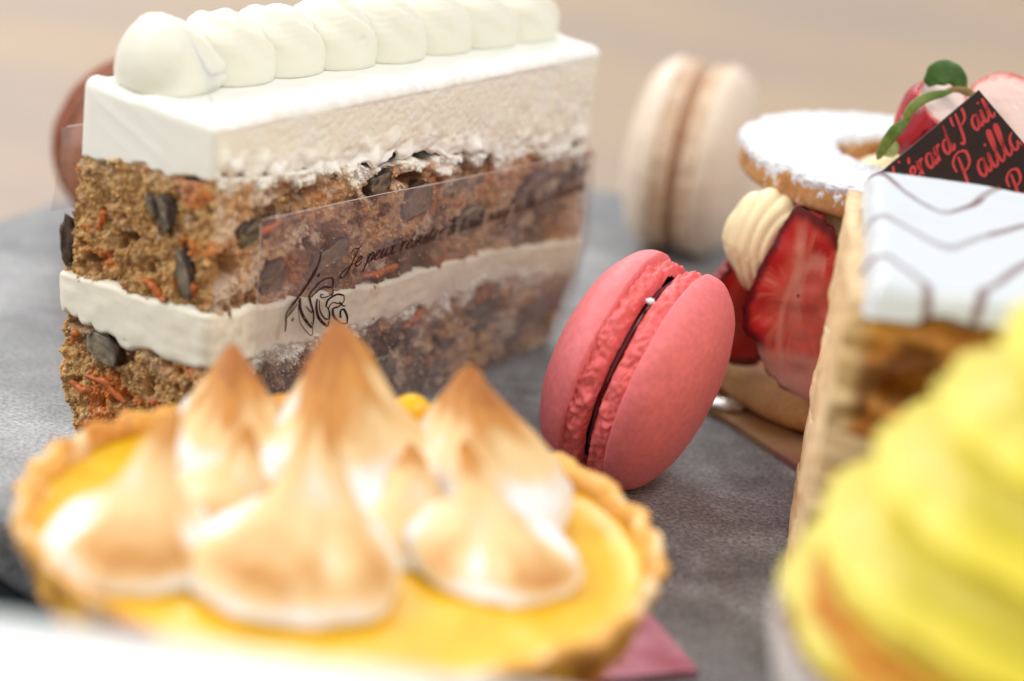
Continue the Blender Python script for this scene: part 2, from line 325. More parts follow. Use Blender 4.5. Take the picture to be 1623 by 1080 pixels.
def sponge_surf(zlo_f, zhi_f, name, seed, step=.019):
    u = ulist(step); rows = int(2.3 / step)
    t = np.linspace(0, 1, rows)[None, :]; uu = u[:, None]
    P0 = np.stack([uu * 2.2 + 0 * t, 0 * uu + 0 * t, 0 * uu + 0 * t], -1)
    wob = fbm(P0, 4, seed)[:, :1] * .07 + vn(np.stack([u * 7, 0 * u, 0 * u], -1), seed + 4)[:, None] * .035
    zl = np.maximum(zlo_f(u)[:, None] - .12, 0.01); zh = zhi_f(u)[:, None] + .05 + wob
    Z = zl + (zh - zl) * t
    P, N = side(uu + 0 * t, Z)
    bcm = isBC(uu + 0 * t)
    w1, c1 = worley(P * 7.0, seed); w2, c2 = worley(P * 14, seed + 9); w3, _ = worley(P * 3.3 , seed + 5)
    w0, _0 = worley(P * 4.2 + .35 * np.stack([vn(P * 6, 1), vn(P * 6, 2), vn(P * 6, 3)], -1), seed + 15)
    d = .11 * (.5 - w0) + .085 * (.5 - w1) + .055 * (.5 - w2) + .06 * fbm(P * 2.0, 4, seed) + .05 * vn(P * 3.7, seed + 3)
    pore = sst(.34, .10, w3 + .30 * vn(P * 6, seed + 2)) ; d -= pore * .17
    d = d * (1 - .25 * bcm) - .04
    hole = 0 * d
    for (hu, hz, ru, rz, dep) in HOLES + [(a[0], a[1], a[2] * 1.2, a[3] * 1.2, .10) for a in NUTS]:
        q = ((uu - hu) / ru) ** 2 + ((Z - hz) / rz) ** 2 + .9 * vn(P * 3.1, 77) + .5 * vn(P * 9, 78)
        g = sst(1.1, .35, q); d -= g * dep; hole = np.maximum(hole, g)
    d = d - bcm * np.clip(d - .02, 0, None) * .75
    d = d * 1 - .25 * (1 - sst(1, .98, t) * 1)
    P = P + N * d[..., None]
    # crumb colours, with the shade inside pores and holes painted in
    k = .5 + .5 * fbm(P * 1.6, 4, seed + 20); k2 = .5 + .5 * vn(P * 11, seed + 21)
    c = mixc((.20, .080, .022), (.72, .43, .165), np.clip(k * .8 + k2 * .25 + .45 * (c1 - .5), 0, 1)); c = mixc(c, (.22, .085, .028), pore * .5)
    c = mixc(c, (.60, .42, .23), sst(.75, .95, c2) * .6)
    c = mixc(c, (.16, .06, .02), np.clip(hole, 0, 1) * .75)
    car = sst(.50, .68, fbm(P * np.array([1.5, 1.5, 3.1]), 3, seed + 31) * 1.4 + .1); c = mixc(c, (.62, .18, .035), car * .75)
    # cut side: darker, smeared under the film
    kk = .5 + .5 * fbm(P * np.array([1.0, 1.0, 1.5]), 5, seed + 40)
    cb = mixc((.060, .025, .018), (.56, .33, .17), sst(.38, .64, kk + .10 * (k2 - .5) + .14 * (c1 - .5))); cb = mixc(cb, (.42, .14, .045), sst(.55, .72, .5 + .5 * fbm(P * 1.7, 4, seed + 41)) * .8)
    cb = mixc(cb, (.70, .55, .42), sst(.57, .68, .5 + .5 * fbm(P * 2.3, 5, seed + 42) + .06 * (c2 - .5)) * .8)
    c = mixc(c, cb, bcm * .85)
    # frosting smeared down from the layer above / up from the layer below on the cut side
    sm = sst(.30 if seed > 5 else .42, -.02, zhi_f(u)[:, None] - Z + .26 * vn(np.stack([uu * 3.2 + 0 * t, Z * 1.2, 0 * Z], -1), seed + 50) + .12 * vn(P * 9, seed + 51) - .02)
    c = mixc(c, (.90, .84, .74), sm * (.15 + .85 * bcm))
    P = P + N * (sm * bcm * .05)[..., None]
    sp = sst(.62, .72, vn(P * 13, seed + 60)) * sst(.1, .5, vn(P * 1.4, seed + 61)); c = mixc(c, (.85, .75, .62), sp * .7)
    P[:, -1] = P[:, -1] * .9 + np.array([-2.7, 35.6, 0]) * .1; P[:, -1, 2] = Z[:, -1]
    o = mesh(name, P, gridF(len(u), rows, True), M_sponge, cake, c)
    # loose granules standing on the crumb
    rng = np.random.default_rng(seed); n = 7000
    i = rng.integers(0, len(u), n); keep = (u[i] < UB + .6) | (rng.random(n) < .55); i = i[keep]; j = rng.integers(2, rows - 4, len(i))
    Cc = c[i, j]; R = rng.uniform(.010, .034, len(i)) ; pos = P[i, j] + N[i, j] * (R * .2)[:, None]
    Vg = pos[:, None] + ICO1[None] * R[:, None, None] * (1 + .5 * rng.uniform(-1, 1, (len(i), len(ICO1), 1)))
    Fg = (ICOF1[None] + (np.arange(len(i)) * len(ICO1))[:, None, None]).reshape(-1, 3)
    Cg = np.repeat(np.clip(Cc * rng.uniform(.95, 1.45, (len(i), 1)), 0, 1)[:, None], len(ICO1), 1)
    mesh('crumbs', Vg, Fg, M_sponge, o, Cg)['kind'] = 'stuff'
    return o
zero = lambda u: 0 * u + .1
sponge_lo = sponge_surf(zero, zb, 'sponge_layer', 3)
sponge_hi = sponge_surf(zt, zf, 'sponge_layer', 11)

def cream_layer():
    u = ulist(.03); rows = 44; t = np.linspace(0, 1, rows)[None, :]; uu = u[:, None]
    q = np.stack([u, 0 * u, 0 * u], -1); bcm1 = isBC(u)
    zh = zt(u) + .05 * fbm(q * 2, 4, 5) + .04 * bcm1 * fbm(q * 6, 3, 6); zl = zb(u) - .05 + .07 * fbm(q * 2.4, 4, 8) - .16 * bcm1 * np.abs(fbm(q * 3.5, 4, 9)) - .10 * np.abs(vn(q * 4, 12))
    Z = zl[:, None] + (zh - zl)[:, None] * t; P, N = side(uu + 0 * t, Z); bcm = isBC(uu + 0 * t)
    lip = sst(0, .12, t) * sst(1, .88, t)
    d = -.02 + .05 * lip - .10 * (1 - sst(0, .05, t) * sst(1, .95, t)) + .012 * vn(P * 5, 2) + .022 * bcm * fbm(P * 4, 4, 3)
    d = d + .004 * vn(np.stack([uu * .8 + 0 * t, Z * 9, 0 * Z], -1), 4) + .015 * fbm(P * 2, 3, 7)
    P = P + N * d[..., None]
    c = mixc((.90, .85, .70), (.94, .87, .70), bcm * .75); c = mixc(c, (.55, .34, .17), sst(.55, .75, vn(P * 4, 61)) * .35 * bcm)  # cut side set lighter, its brightness is lifted in the colour
    mesh('cream_filling', P, gridF(len(u), rows, True), M_frost, cake, c)
cream_layer()

def frosting():
    u = ulist(.024); uu = u[:, None]; q = np.stack([u, 0 * u, 0 * u], -1); bcm1 = isBC(u)
    zl = zf(u) + .05 * fbm(q * 2.2, 4, 31) + .05 * vn(q * 6, 33) + bcm1 * (.24 * fbm(q * .9, 3, 35) - .34 * np.abs(fbm(q * 2.2, 4, 34)) + .10)
    R = .17; H = 5.5
    nside = 84; nf = 8; nt_ = 46
    t = np.linspace(0, 1, nside)[None, :]
    Z = zl[:, None] + (H - R - zl)[:, None] * t; P, N = side(uu + 0 * t, Z); bcm = isBC(uu + 0 * t)
    near = sst(.55, 0, Z - zl[:, None])
    rough = .030 * fbm(P * 3.2, 4, 41) + .030 * fbm(np.stack([uu * 7 + 0 * t, Z * 1.6, 0 * Z], -1), 3, 42) * sst(UB + 3.0, UB + 6, uu) + .012 * vn(P * 12, 43)
    w1, c1 = worley(P * 4.2, 44)
    d = .012 * fbm(P * 1.2, 3, 40) + bcm * (rough * (.30 + .8 * sst(4.9, 4.4, Z)) + .016 * (.5 - worley(P * 9, 46)[0]) - .02) + near * bcm * .24 * np.clip(.55 - worley(P * 2.6, 52)[0] + .35 * vn(P * 5, 45), -.15, 1) - .07 * (1 - sst(0, .05, t))
    # knife line across the left end
    s_ = uu / LAB; ln = np.abs((Z - 5.2) + 1.0 * (s_ - .15) ) ; d = d + (1 - bcm) * .008 * (sst(.13, 0, ln) + .3 * sst(.10, 0, np.abs(ln - .32))) * sst(.0, .2, s_) * sst(.75, .55, s_)
    P = P + N * d[..., None]
    c = mixc((.93, .91, .82), (.95, .90, .74), bcm * sst(.0, .25, H - .12 - Z) * .9)  # cut side tinted beige: its warm shade is put into the colour
    c = mixc(c, (.94, .92, .86), bcm * sst(.25, .7, vn(P * 3, 47)) * .5); c = mixc(c, (.95, .93, .88), near * bcm * .8)
    rows_c = [c]; rows_p = [P]
    Pe, Ne = side(u, 0 * u + H - R)
    # fillet
    a = np.linspace(0, np.pi / 2, nf + 1)[1:]
    lift = .05 * fbm(q * 1.3, 3, 48)
    for k in a:
        p = Pe - Ne * (R * (1 - math.cos(k))); p = p + np.array([0, 0, 1]) * (R * math.sin(k)); p[:, 2] += lift * math.sin(k) + .03 * bcm1 * vn(q * 9, 49) * math.sin(k)
        rows_p.append(p[:, None]); rows_c.append(np.broadcast_to(np.array([.94, .93, .85]), (len(u), 1, 3)))
    E = rows_p[-1][:, 0]; m0 = (A + B) / 2 + ((C_ + D) / 2 - (A + B) / 2) * .12; m1 = (A + B) / 2 + ((C_ + D) / 2 - (A + B) / 2) * .9
    ax = m1 - m0; tt = np.clip(((E - m0) @ ax) / (ax @ ax), 0, 1); Mid = m0 + tt[:, None] * ax; Mid[:, 2] = 5.5
    for s in np.linspace(0, 1, nt_ + 1)[1:]:
        p = E + (Mid - E) * s; p[:, 2] = lerp(E[:, 2], 5.5, sst(0, .3, s)) + .015 * fbm(p * 1.2, 3, 50)
        rows_p.append(p[:, None]); rows_c.append(np.broadcast_to(np.array([.94, .93, .85]), (len(u), 1, 3)))
    P = np.concatenate(rows_p, 1); c = np.concatenate(rows_c, 1)
    mesh('frosting_top', P, gridF(P.shape[0], P.shape[1], True), M_frost, cake, c)
frosting()

# piped cream dollops along the far top edge
axis = (D - A); axis[2] = 0; axis /= np.linalg.norm(axis); perp = np.array([axis[1], -axis[0], 0])
DOL = [(.95, .78, 1.12, 0), (2.02, .70, 1.08, 1), (3.15, .70, 1.06, 2), (4.3, .70, 1.05, 3), (5.45, .70, 1.05, 4), (6.65, .70, 1.05, 5), (7.8, .70, 1.02, 6), (8.95, .66, 1.0, 7)]
for (da, r, h, k) in DOL:
    S, F = sphere_grid(110, 70)
    x, y, z = S[..., 0], S[..., 1], S[..., 2]
    zz = np.where(z > -.25, z, -.25 + (z + .25) * .12); zz = np.where(zz > 0, np.abs(zz) ** (.82 if k else 1), zz)
    h01 = (zz + .3) / 1.3
    L = 1.16 if k else 1.0
    x = np.sign(x) * np.abs(x) ** (.86 if k else 1); 
    px = x * r * L * (1 - .12 * np.clip(h01, 0, 1) ** 2); py = y * r * (1 - .10 * h01 ** 2)
    pz = (zz + .30) / 1.30 * h
    # lean the top back towards the start of the row, where the nozzle lifted
    px = px - (.10 + .05 * math.sin(k * 3.3)) * np.clip(h01, 0, 1) ** 2; pz = pz * (1 + .03 * math.sin(k * 5.1))
    rid = .004 * np.sin(pz * 60 + 3 * vn(S * 2, 5)) + .020 * np.sin((px * 1.0 + pz * 1.1 + .35 * py) * 9 + k) * sst(.1, .5, h01)
    nrm = S
    P = np.stack([px, py, pz], -1) + nrm * (rid * .9)[..., None]
    # sharp fold: a lip where the cream overlaps itself
    if k == 0:
        q = (pz - .62) + .55 * (px - .05) + .10 * np.sin(px * 4)
        lip = sst(-.015, .03, q) * sst(.9, .1, px) * (y < .4)
        P = P - nrm * (lip * .085)[..., None]
        tipm = np.exp(-(((px - .62) / .22) ** 2 + ((pz - .38) / .14) ** 2)) * (y < 0)
        P = P + (np.array([.16, -.08, -.02]) * tipm[..., None])
    else:
        q = (pz - .85) + .5 * (px + .1)
        lip = sst(0, .05, q); P = P - nrm * (lip * .05)[..., None]
        tipm = np.exp(-(((px + .02) / .13) ** 2 + (py / .25) ** 2)) * (z > 0); P[..., 2] += tipm * (.05 + .03 * math.sin(k * 2.7)); P = P - nrm * (.05 * sst(.02, .0, np.abs(pz - .30 * h - .25 * px - .05 * math.sin(k))) * 0)[..., None]
    P = P + nrm * (.012 * fbm(S * 2.2 + k * 7, 3, 90))[..., None]
    if k == 3: P = P - nrm * (.07 * np.exp(-(((px - .05) / .05) ** 2 + ((pz - .52) / .05) ** 2)) * (y < 0))[..., None]
    if k == 0:
        S2 = S; x2, y2, z2 = S2[..., 0], S2[..., 1], S2[..., 2]
        g = np.exp(-((z2 + .05) / .36) ** 2) * np.exp(-((y2 - .8) / .6) ** 2) * np.clip(x2 + .1, 0, 1)
        Q = np.stack([x2 * .50 - .36 + g * .78, y2 * .70 + .10, np.where(z2 > -.25, z2, -.25 + (z2 + .25) * .12) * .80 + .24], -1)
        Q[..., 2] -= .34 * np.clip(Q[..., 0] + .1, 0, 1) * sst(-.1, .6, z2)
        Q = Q + S2 * (.012 * fbm(S2 * 2.2 + 3, 3, 91))[..., None]
        Qy = Q.copy(); Qy[..., 1] *= -1; P = P * np.array([1, .96, .98])
        P, F, _ = join([(P, F), (Qy[:, ::1], F[:, ::-1])])
    o0 = A + axis * da + perp * (.80 + .03 * math.sin(k * 2.1)); o0[2] = 5.47
    W = o0 + P[..., 0:1] * axis + P[..., 1:2] * (-perp) + P[..., 2:3] * np.array([0, 0, 1])
    mesh('cream_dollop', W, F, M_piped, cake)

# walnut pieces and carrot shreds in the crumb
def nut(u, z, ru, rz, rot, seed, out=.0, dep=.16):
    P, N = side(np.array([u]), np.array([z])); P = P[0]; N = N[0]; T = np.cross([0, 0, 1], N)
    v = ICO2.copy(); n = fbm(v * 1.6 + seed * 5, 3, seed) ; v = v * (1 + .55 * n[:, None] + .55 * (worley(v * 1.5 + seed, seed + 2)[0] - .5)[:, None] + .12 * vn(v * 5, seed)[:, None]); v = np.sign(v) * np.abs(v) ** .75
    cut = .42 + .35 * v[:, 0] + .25 * v[:, 1] + .10 * vn(v * 3, seed)
    face = v[:, 2] > cut; v[:, 2] = np.minimum(v[:, 2], cut)
    a, b = v[:, 0] * ru, v[:, 1] * rz; c, s = math.cos(rot), math.sin(rot)
    W = P + (a * c - b * s)[:, None] * T + (a * s + b * c)[:, None] * np.array([0, 0, 1.]) + (v[:, 2] * dep + out - .035)[:, None] * N
    m = sst(-.3, .5, fbm(v * 3 + seed, 3, seed + 4)) * face
    C = mixc(mixc((.035, .022, .018), (.10, .06, .04), (vn(v * 4, seed) > 0).astype(float)), (.30, .255, .17), np.clip(face * (.25 + .75 * m), 0, 1))
    mesh('walnut_piece', W, ICOF2, M_nut, cake, C, smooth=False)
for a in NUTS: nut(*a)
def shred(u, z, ln, ang, seed, r=.055, out=-.005):
    t = np.linspace(-.5, .5, 16); uu = u + t * ln * math.cos(ang); z_ = z + t * ln * math.sin(ang) + .05 * np.sin(t * 7 + seed)
    P, N = side(uu, z_); P = P + N * (out - .03 * float(UB < u < UC) + .02 * np.sin(t * 9 + seed))[:, None]
    P = P + .03 * np.stack([vn(np.stack([t * 6 + q, 0 * t + seed, 0 * t], -1)) for q in (0, 5, 9)], -1)
    V, F = tube(P, r * (1 - (2 * t) ** 4 * .6) * (1 + .3 * vn(np.stack([t * 9, 0 * t + seed, 0 * t], -1))), 8)
    mesh('carrot_shred', V, F, M_carrot, cake)
for a in [(.0, 4.1, .22, -.5, 1), (.95, .98, .75, -.25, 2), (1.75, 2.72, .5, -.4, 3), (1.95, 1.0, .35, .2, 4), (.65, 3.45, .3, 1.2, 5), (.5, .78, .4, -.3, 6), (1.25, .62, .4, .5, 7), (.35, 1.55, .2, .8, 8),
          (UB + 1.05, 3.72, .8, .25, 9), (UB + 3.9, 2.50, .8, .12, 10, .07, -.01), (UB + 4.9, 1.45, .5, .5, 11), (UB + 2.6, 1.1, .4, .4, 12), (UB + 5.9, 3.3, .25, -.3, 13), (UB + 9.6, 3.55, .18, .1, 14, .05, .16), (2.45, 3.0, .2, 1.4, 15)]:
    shred(*a[:5])

# clear band with printing
def film_top(s): return np.interp(s, [.06, .374, .563, 1.0], [4.0, 3.9, 3.82, 3.66])
us = np.concatenate([np.linspace(UB + .85, UC, 150), np.linspace(UC, UT - .7, 120)[1:]])
ztop = np.where(us <= UC, film_top((us - UB) / LBC), np.interp(us, [UC, UD, UT], [3.66, 3.75, 4.8])); zbot = np.interp(us, [UB, UC, UD, UT], [.02, .02, .3, 3.65])
t = np.linspace(0, 1, 60)[None, :]; Z = zbot[:, None] + (ztop - zbot)[:, None] * t
Pw, Nw = side(us[:, None] + 0 * t, Z)
Pw = Pw + Nw * (.13 + .012 * fbm(Pw * .8, 3, 70))[..., None]
ext = np.linspace(0, .93, 12)[1:]; tail = Pw[-1][None] - axis[None, None] * ext[:, None, None]
Pw = np.concatenate([Pw, tail], 0)
M_edge = mat('film_edge', (.80, .72, .70), rough=.3)
band = mesh('clear_plastic_band', Pw, gridF(Pw.shape[0], 60), m_film(), cake)

ed = np.concatenate([Pw[0], Pw[:, -1]], 0)[::2]; V, F = tube(ed, .006, 6); mesh('film_edge', V, F, M_edge, band)
# ------------------------------------------------------------ hand drawn lettering
G = {
 'e': (.72, [[(0, .38), (.3, .5), (.52, .8), (.36, 1.0), (.1, .75), (.05, .3), (.25, 0), (.5, .08), (.72, .35)]]),
 'a': (.85, [[(.6, .85), (.4, 1.0), (.12, .75), (.04, .3), (.2, 0), (.42, .2), (.6, .8), (.62, 1.0)], [(.62, 1.0), (.55, .4), (.6, .05), (.75, .1), (.85, .35)]]),
 'o': (.75, [[(.35, 1.0), (.08, .75), (.05, .25), (.28, 0), (.55, .3), (.55, .8), (.35, 1.0), (.5, .8), (.75, .85)]]),
 'u': (.95, [[(0, .5), (.18, 1.0), (.12, .4), (.18, .02), (.4, .1), (.62, .7), (.68, 1.0)], [(.68, 1.0), (.62, .4), (.66, .05), (.8, .05), (.95, .35)]]),
 'i': (.5, [[(0, .4), (.18, 1.0), (.12, .4), (.18, .03), (.35, .05), (.5, .35)], [(.22, 1.42), (.26, 1.5), (.22, 1.56)]]),
 'n': (.95, [[(0, .5), (.15, 1.0), (.15, .7), (.1, 0)], [(.12, .4), (.35, .9), (.55, 1.0), (.6, .75), (.55, .2), (.65, 0), (.8, .05), (.95, .35)]]),
 'r': (.7, [[(0, .5), (.15, .95), (.2, 1.0), (.16, .6), (.1, 0)], [(.12, .4), (.3, .85), (.5, 1.02), (.6, .9)]]),
 's': (.65, [[(0, .3), (.3, .85), (.36, 1.05), (.35, .8), (.5, .4), (.4, .05), (.15, 0), (.1, .15)]]),
 't': (.6, [[(0, .4), (.2, 1.0), (.34, 1.6), (.2, .7), (.18, .1), (.35, 0), (.6, .35)], [(.02, 1.08), (.5, 1.12)]]),
 'l': (.55, [[(0, .4), (.3, 1.2), (.42, 1.9), (.3, 2.05), (.18, 1.5), (.14, .4), (.22, 0), (.4, .08), (.55, .35)]]),
 'f': (.6, [[(0, .4), (.35, 1.3), (.42, 1.9), (.28, 2.0), (.2, 1.3), (.12, 0), (.0, -.8), (-.1, -.6), (.1, 0), (.6, .4)]]),
 'p': (.85, [[(0, .5), (.2, 1.1), (.12, .3), (.0, -.9)], [(.12, .5), (.35, 1.0), (.58, .85), (.55, .2), (.35, 0), (.15, .15)], [(.4, 0), (.85, .35)]]),
 'x': (.8, [[(0, .8), (.15, 1.0), (.3, .7), (.4, .2), (.6, 0), (.75, .25)], [(.65, .95), (.45, .8), (.25, .2), (.05, .05)]]),
 'd': (.9, [[(.58, .85), (.38, 1.0), (.1, .7), (.05, .25), (.2, 0), (.42, .2), (.6, .8), (.82, 1.9)], [(.82, 1.9), (.6, .7), (.58, .1), (.7, 0), (.9, .35)]]),
 'J': (1.1, [[(.05, 1.7), (.3, 2.1), (.8, 2.0), (1.1, 2.2)], [(.85, 2.0), (.7, 1.0), (.45, -.4), (.1, -.8), (-.25, -.5), (-.1, -.1), (.4, .2), (1.0, .5)]]),
 'P': (1.2, [[(.55, 2.0), (.4, 1.0), (.2, .1), (0, -.15), (-.15, .1)], [(.0, 1.3), (.1, 1.9), (.6, 2.2), (1.1, 1.95), (1.0, 1.3), (.6, 1.05), (.35, 1.1)]]),
 'G': (1.2, [[(1.0, 1.8), (.75, 2.1), (.3, 1.7), (.08, .9), (.2, .1), (.6, 0), (.9, .5), (.95, .9)], [(.95, .9), (.85, .0), (.5, -.6), (.2, -.5), (.5, 0), (1.2, .5)]]),
 ' ': (.55, []),
}
def glyph(ch):
    if ch in 'éà':
        adv, st = G['e' if ch == 'é' else 'a']; acc = [(.3, 1.3), (.5, 1.7)] if ch == 'é' else [(.35, 1.3), (.2, 1.7)]
        return adv, st + [acc]
    return G[ch]
def stroke_mesh(strokes, wmin, wmax, pen=math.radians(60), n=7):
    Vs, Fs = [], []; base = 0
    for pts, k in strokes:
        c = curve(pts, max(2, (len(pts) - 1) * n)) if len(pts) > 2 else np.array(curve(pts, 6)); T = np.gradient(c, axis=0); L = np.linalg.norm(T, axis=1)[:, None] + 1e-9; T /= L
        N = np.stack([-T[:, 1], T[:, 0]], -1); ang = np.arctan2(T[:, 1], T[:, 0]); m = len(c)
        s = np.linspace(0, 1, m); w_ = (wmin + (wmax - wmin) * np.abs(np.sin(ang - pen + np.pi / 2)) ** 2 * 0 + (wmax - wmin) * np.clip(np.abs(np.sin(ang)), 0, 1) ** 1.5) * k * (.55 + .45 * np.sin(np.pi * s) ** .5)
        Vs.append(np.stack([c + N * w_[:, None] / 2, c - N * w_[:, None] / 2], 1).reshape(-1, 2))
        i = np.arange(m - 1) * 2 + base; Fs.append(np.stack([i, i + 1, i + 3, i + 2], -1)); base += 2 * m
    return np.vstack(Vs), np.vstack(Fs)
def text_strokes(s, h, slant=.35):
    x = 0; out = []
    for ch in s:
        adv, st = glyph(ch)
        for p in st:
            p = np.array(p, float); out.append((np.stack([x + p[:, 0] * h + p[:, 1] * h * slant, p[:, 1] * h], -1), 1))
        x += adv * h
    return out, x
def onfilm(V2):       # (distance along the cut side from the front corner, height)
    P, N = side(UB + V2[:, 0], V2[:, 1]); return P + N * (.145 + .012 * fbm(P * .8, 3, 70))[:, None]
st, L = text_strokes('Je peux résister à tout sauf à la tentation', .155)
k = 6.55 / L; st = [(np.stack([2.80 + p[:, 0] * k, 2.82 + p[:, 1] * .92 + .024 * p[:, 0] * k], -1), q) for p, q in st]
V2, F2 = stroke_mesh(st, .017, .042)
mesh('printed_motto', onfilm(V2), F2, M_print, band, smooth=False)
# swirling emblem; control points read in a 160 x 180 frame, mapped on the film
EM = [([(558, 160), (530, 270), (470, 380), (370, 540), (270, 670), (222, 760), (215, 850), (205, 920)], 2.2), ([(555, 170), (500, 350), (400, 510), (300, 650), (232, 780)], 1.6),
      ([(225, 790), (300, 690), (350, 600)], 1.5), ([(330, 660), (330, 760), (350, 860), (430, 965), (450, 900), (440, 830)], 1.0), ([(350, 600), (345, 700), (380, 800), (440, 890)], 3.2),
      ([(455, 860), (462, 740), (430, 600), (470, 520), (560, 430), (650, 405)], 2.2), ([(650, 405), (650, 470), (630, 500), (560, 500), (470, 570), (440, 600)], 2.0), ([(440, 600), (450, 740), (395, 680)], 1.5),
      ([(650, 500), (640, 560), (590, 590), (540, 600), (535, 570), (560, 575)], 1.6), ([(500, 610), (490, 700), (510, 800), (580, 875), (600, 830)], 3.0), ([(520, 620), (520, 720), (560, 800), (600, 800), (600, 720), (575, 680)], 1.6),
      ([(575, 690), (600, 620), (680, 570), (745, 580)], 2.8), ([(745, 580), (740, 640), (700, 660), (640, 650), (600, 700), (610, 760), (600, 830)], 1.6), ([(735, 650), (690, 690), (640, 710), (645, 780), (700, 850), (765, 860)], 2.6),
      ([(765, 860), (768, 790), (740, 720), (710, 730), (705, 790), (720, 790)], 2.6), ([(700, 640), (730, 680), (760, 685)], 1.6), ([(520, 378), (532, 388)], 4), ([(268, 800), (280, 810)], 4)]
def emmap(p):
    p = np.array(p, float); px = 400 + p[:, 0] / 6; py = 370 + p[:, 1] / 6
    u_ = 1.466 + (px - 433) * .01567 + (py - 525) * .0013
    z_ = 2.105 - (px - 433) * .00337 - (py - 525) * .01038
    return np.stack([u_, z_], -1)
V2, F2 = stroke_mesh([(emmap(p), kk) for p, kk in EM], .012, .021)
mesh('printed_emblem', onfilm(V2), F2, M_print, band, smooth=False)

rng = np.random.default_rng(8); nsp = 420
q2 = np.stack([rng.uniform(1.0, 9.5, nsp), rng.uniform(.2, 3.8, nsp)], -1); cw = onfilm(q2); rs = rng.uniform(.004, .011, nsp)
Vs = cw[:, None] + ICO1[None] * rs[:, None, None]; Fs = (ICOF1[None] + (np.arange(nsp) * len(ICO1))[:, None, None]).reshape(-1, 3)
mesh('water_specks', Vs, Fs, M_sugar, band)['kind'] = 'stuff'

# ------------------------------------------------------------ macarons
def macaron(name, label, loc, nrm, R, mshell, cshell, cfoot, mfill, gap=.14, dome=.78, foot=.30, seed=1, rfill=.9, spin=0., roughfoot=.07, tilt=0.):
    n = Vector(nrm).normalized(); q = n.to_track_quat('Z', 'Y').to_matrix()
    root = thing(name, label, 'macaron', loc, 'macarons standing on the platter', rot=q)
    for sgn in (1, -1):
        thn = 260; th = np.linspace(0, 2 * np.pi, thn, endpoint=False)[:, None]
        t = np.linspace(0, 1, 60)[None, :]
        ang = t * np.pi / 2 * 1.12
        r = R * np.sin(np.clip(ang, 0, np.pi / 2)) ** .82; r = np.where(ang > np.pi / 2, R * (1 - .10 * ((ang - np.pi / 2) / .19) ** 2), r)
        z = gap + foot + dome * np.cos(np.clip(ang, 0, np.pi / 2)) ** .95 * .97 - .06 * sst(np.pi / 2, np.pi / 2 * 1.12, ang) + .02
        X = r * np.cos(th); Y = r * np.sin(th); P = np.stack([X, Y, z + 0 * th], -1)
        d = .022 * fbm(P * .9, 3, seed + sgn) + .012 * vn(P * 3, seed + 4); P = P * (1 + d[..., None] / R)
        c = mixc(np.array(cshell) * .97, np.array(cshell) * 1.04, .5 + .5 * fbm(P * 2, 3, seed + 5))
        P[..., 2] *= sgn
        s = mesh('shell', P, gridF(thn, 60, True), mshell, root, c, local=True)
        # ruffled foot
        thn = 420; th = np.linspace(0, 2 * np.pi, thn, endpoint=False)[:, None]; t = np.linspace(0, 1, 34)[None, :]
        z = gap + (foot + .06) * (1 - t); bul = R * (.935 + .035 * np.sin(np.pi * t)); bul = np.where(t > .85, bul * (1 - .5 * (t - .85)), bul)
        P = np.stack([bul * np.cos(th), bul * np.sin(th), z + 0 * th], -1)
        w1, _ = worley(P * 5.5, seed + 8 + sgn); d = roughfoot * (.55 - w1) * .7 + 1.3 * roughfoot * fbm(P * np.array([2.2, 2.2, 4]), 4, seed + 9) + .35 * roughfoot * vn(P * 14, seed + 10)
        P[..., :2] *= (1 + d / R)[..., None]; P[..., 2] += .02 * vn(P * 6, seed + 11) * np.sin(np.pi * t)
        c = mixc(cfoot, cshell, sst(-.4, .5, fbm(P * 3.5, 3, seed + 12)) * .5)
        P[..., 2] *= sgn
        mesh('ruffled_foot', P, gridF(thn, 34, True), mshell, s, c, local=True)
    th = np.linspace(0, 2 * np.pi, 160, endpoint=False)[:, None]; pr = np.array([(0.01, -gap - .05), (R * rfill - .1, -gap - .05), (R * rfill - .02, -gap * .8), (R * rfill, 0), (R * rfill - .02, gap * .8), (R * rfill - .1, gap + .05), (.01, gap + .05)])
    P = np.stack([pr[None, :, 0] * np.cos(th), pr[None, :, 0] * np.sin(th), pr[None, :, 1] + 0 * th], -1); P[..., :2] *= (1 + .02 * fbm(P * 2, 3, seed + 20))[..., None]
    mesh('filling', P, gridF(160, 7, True), mfill, root, local=True)
    return root
pink = macaron('macaron', 'pink raspberry macaron leaning on its edge between carrot cake and strawberry tart', (1.98, 33.45, 1.79), (.90, -.36, -.19), 1.80, M_mac_p,
               (.86, .21, .225), (.80, .14, .135), M_jam, gap=.045, dome=.80, foot=.33, seed=5, roughfoot=.095, rfill=.86)
macaron('macaron', 'pale beige and white macaron standing on its edge at the back of the platter', (3.15, 46.0, 1.95), (.97, -.25, .0), 1.98, M_mac_b,
        (.80, .66, .52), (.66, .46, .30), M_ganache, gap=.08, dome=.82, foot=.36, seed=15)
macaron('macaron', 'reddish brown chocolate macaron mostly hidden behind the left end of the carrot cake', (-7.2, 41.9, 1.75), (.45, -.89, .0), 1.75, M_mac_b,
        (.33, .12, .065), (.28, .095, .05), M_choc, gap=.12, dome=.8, foot=.34, seed=25)

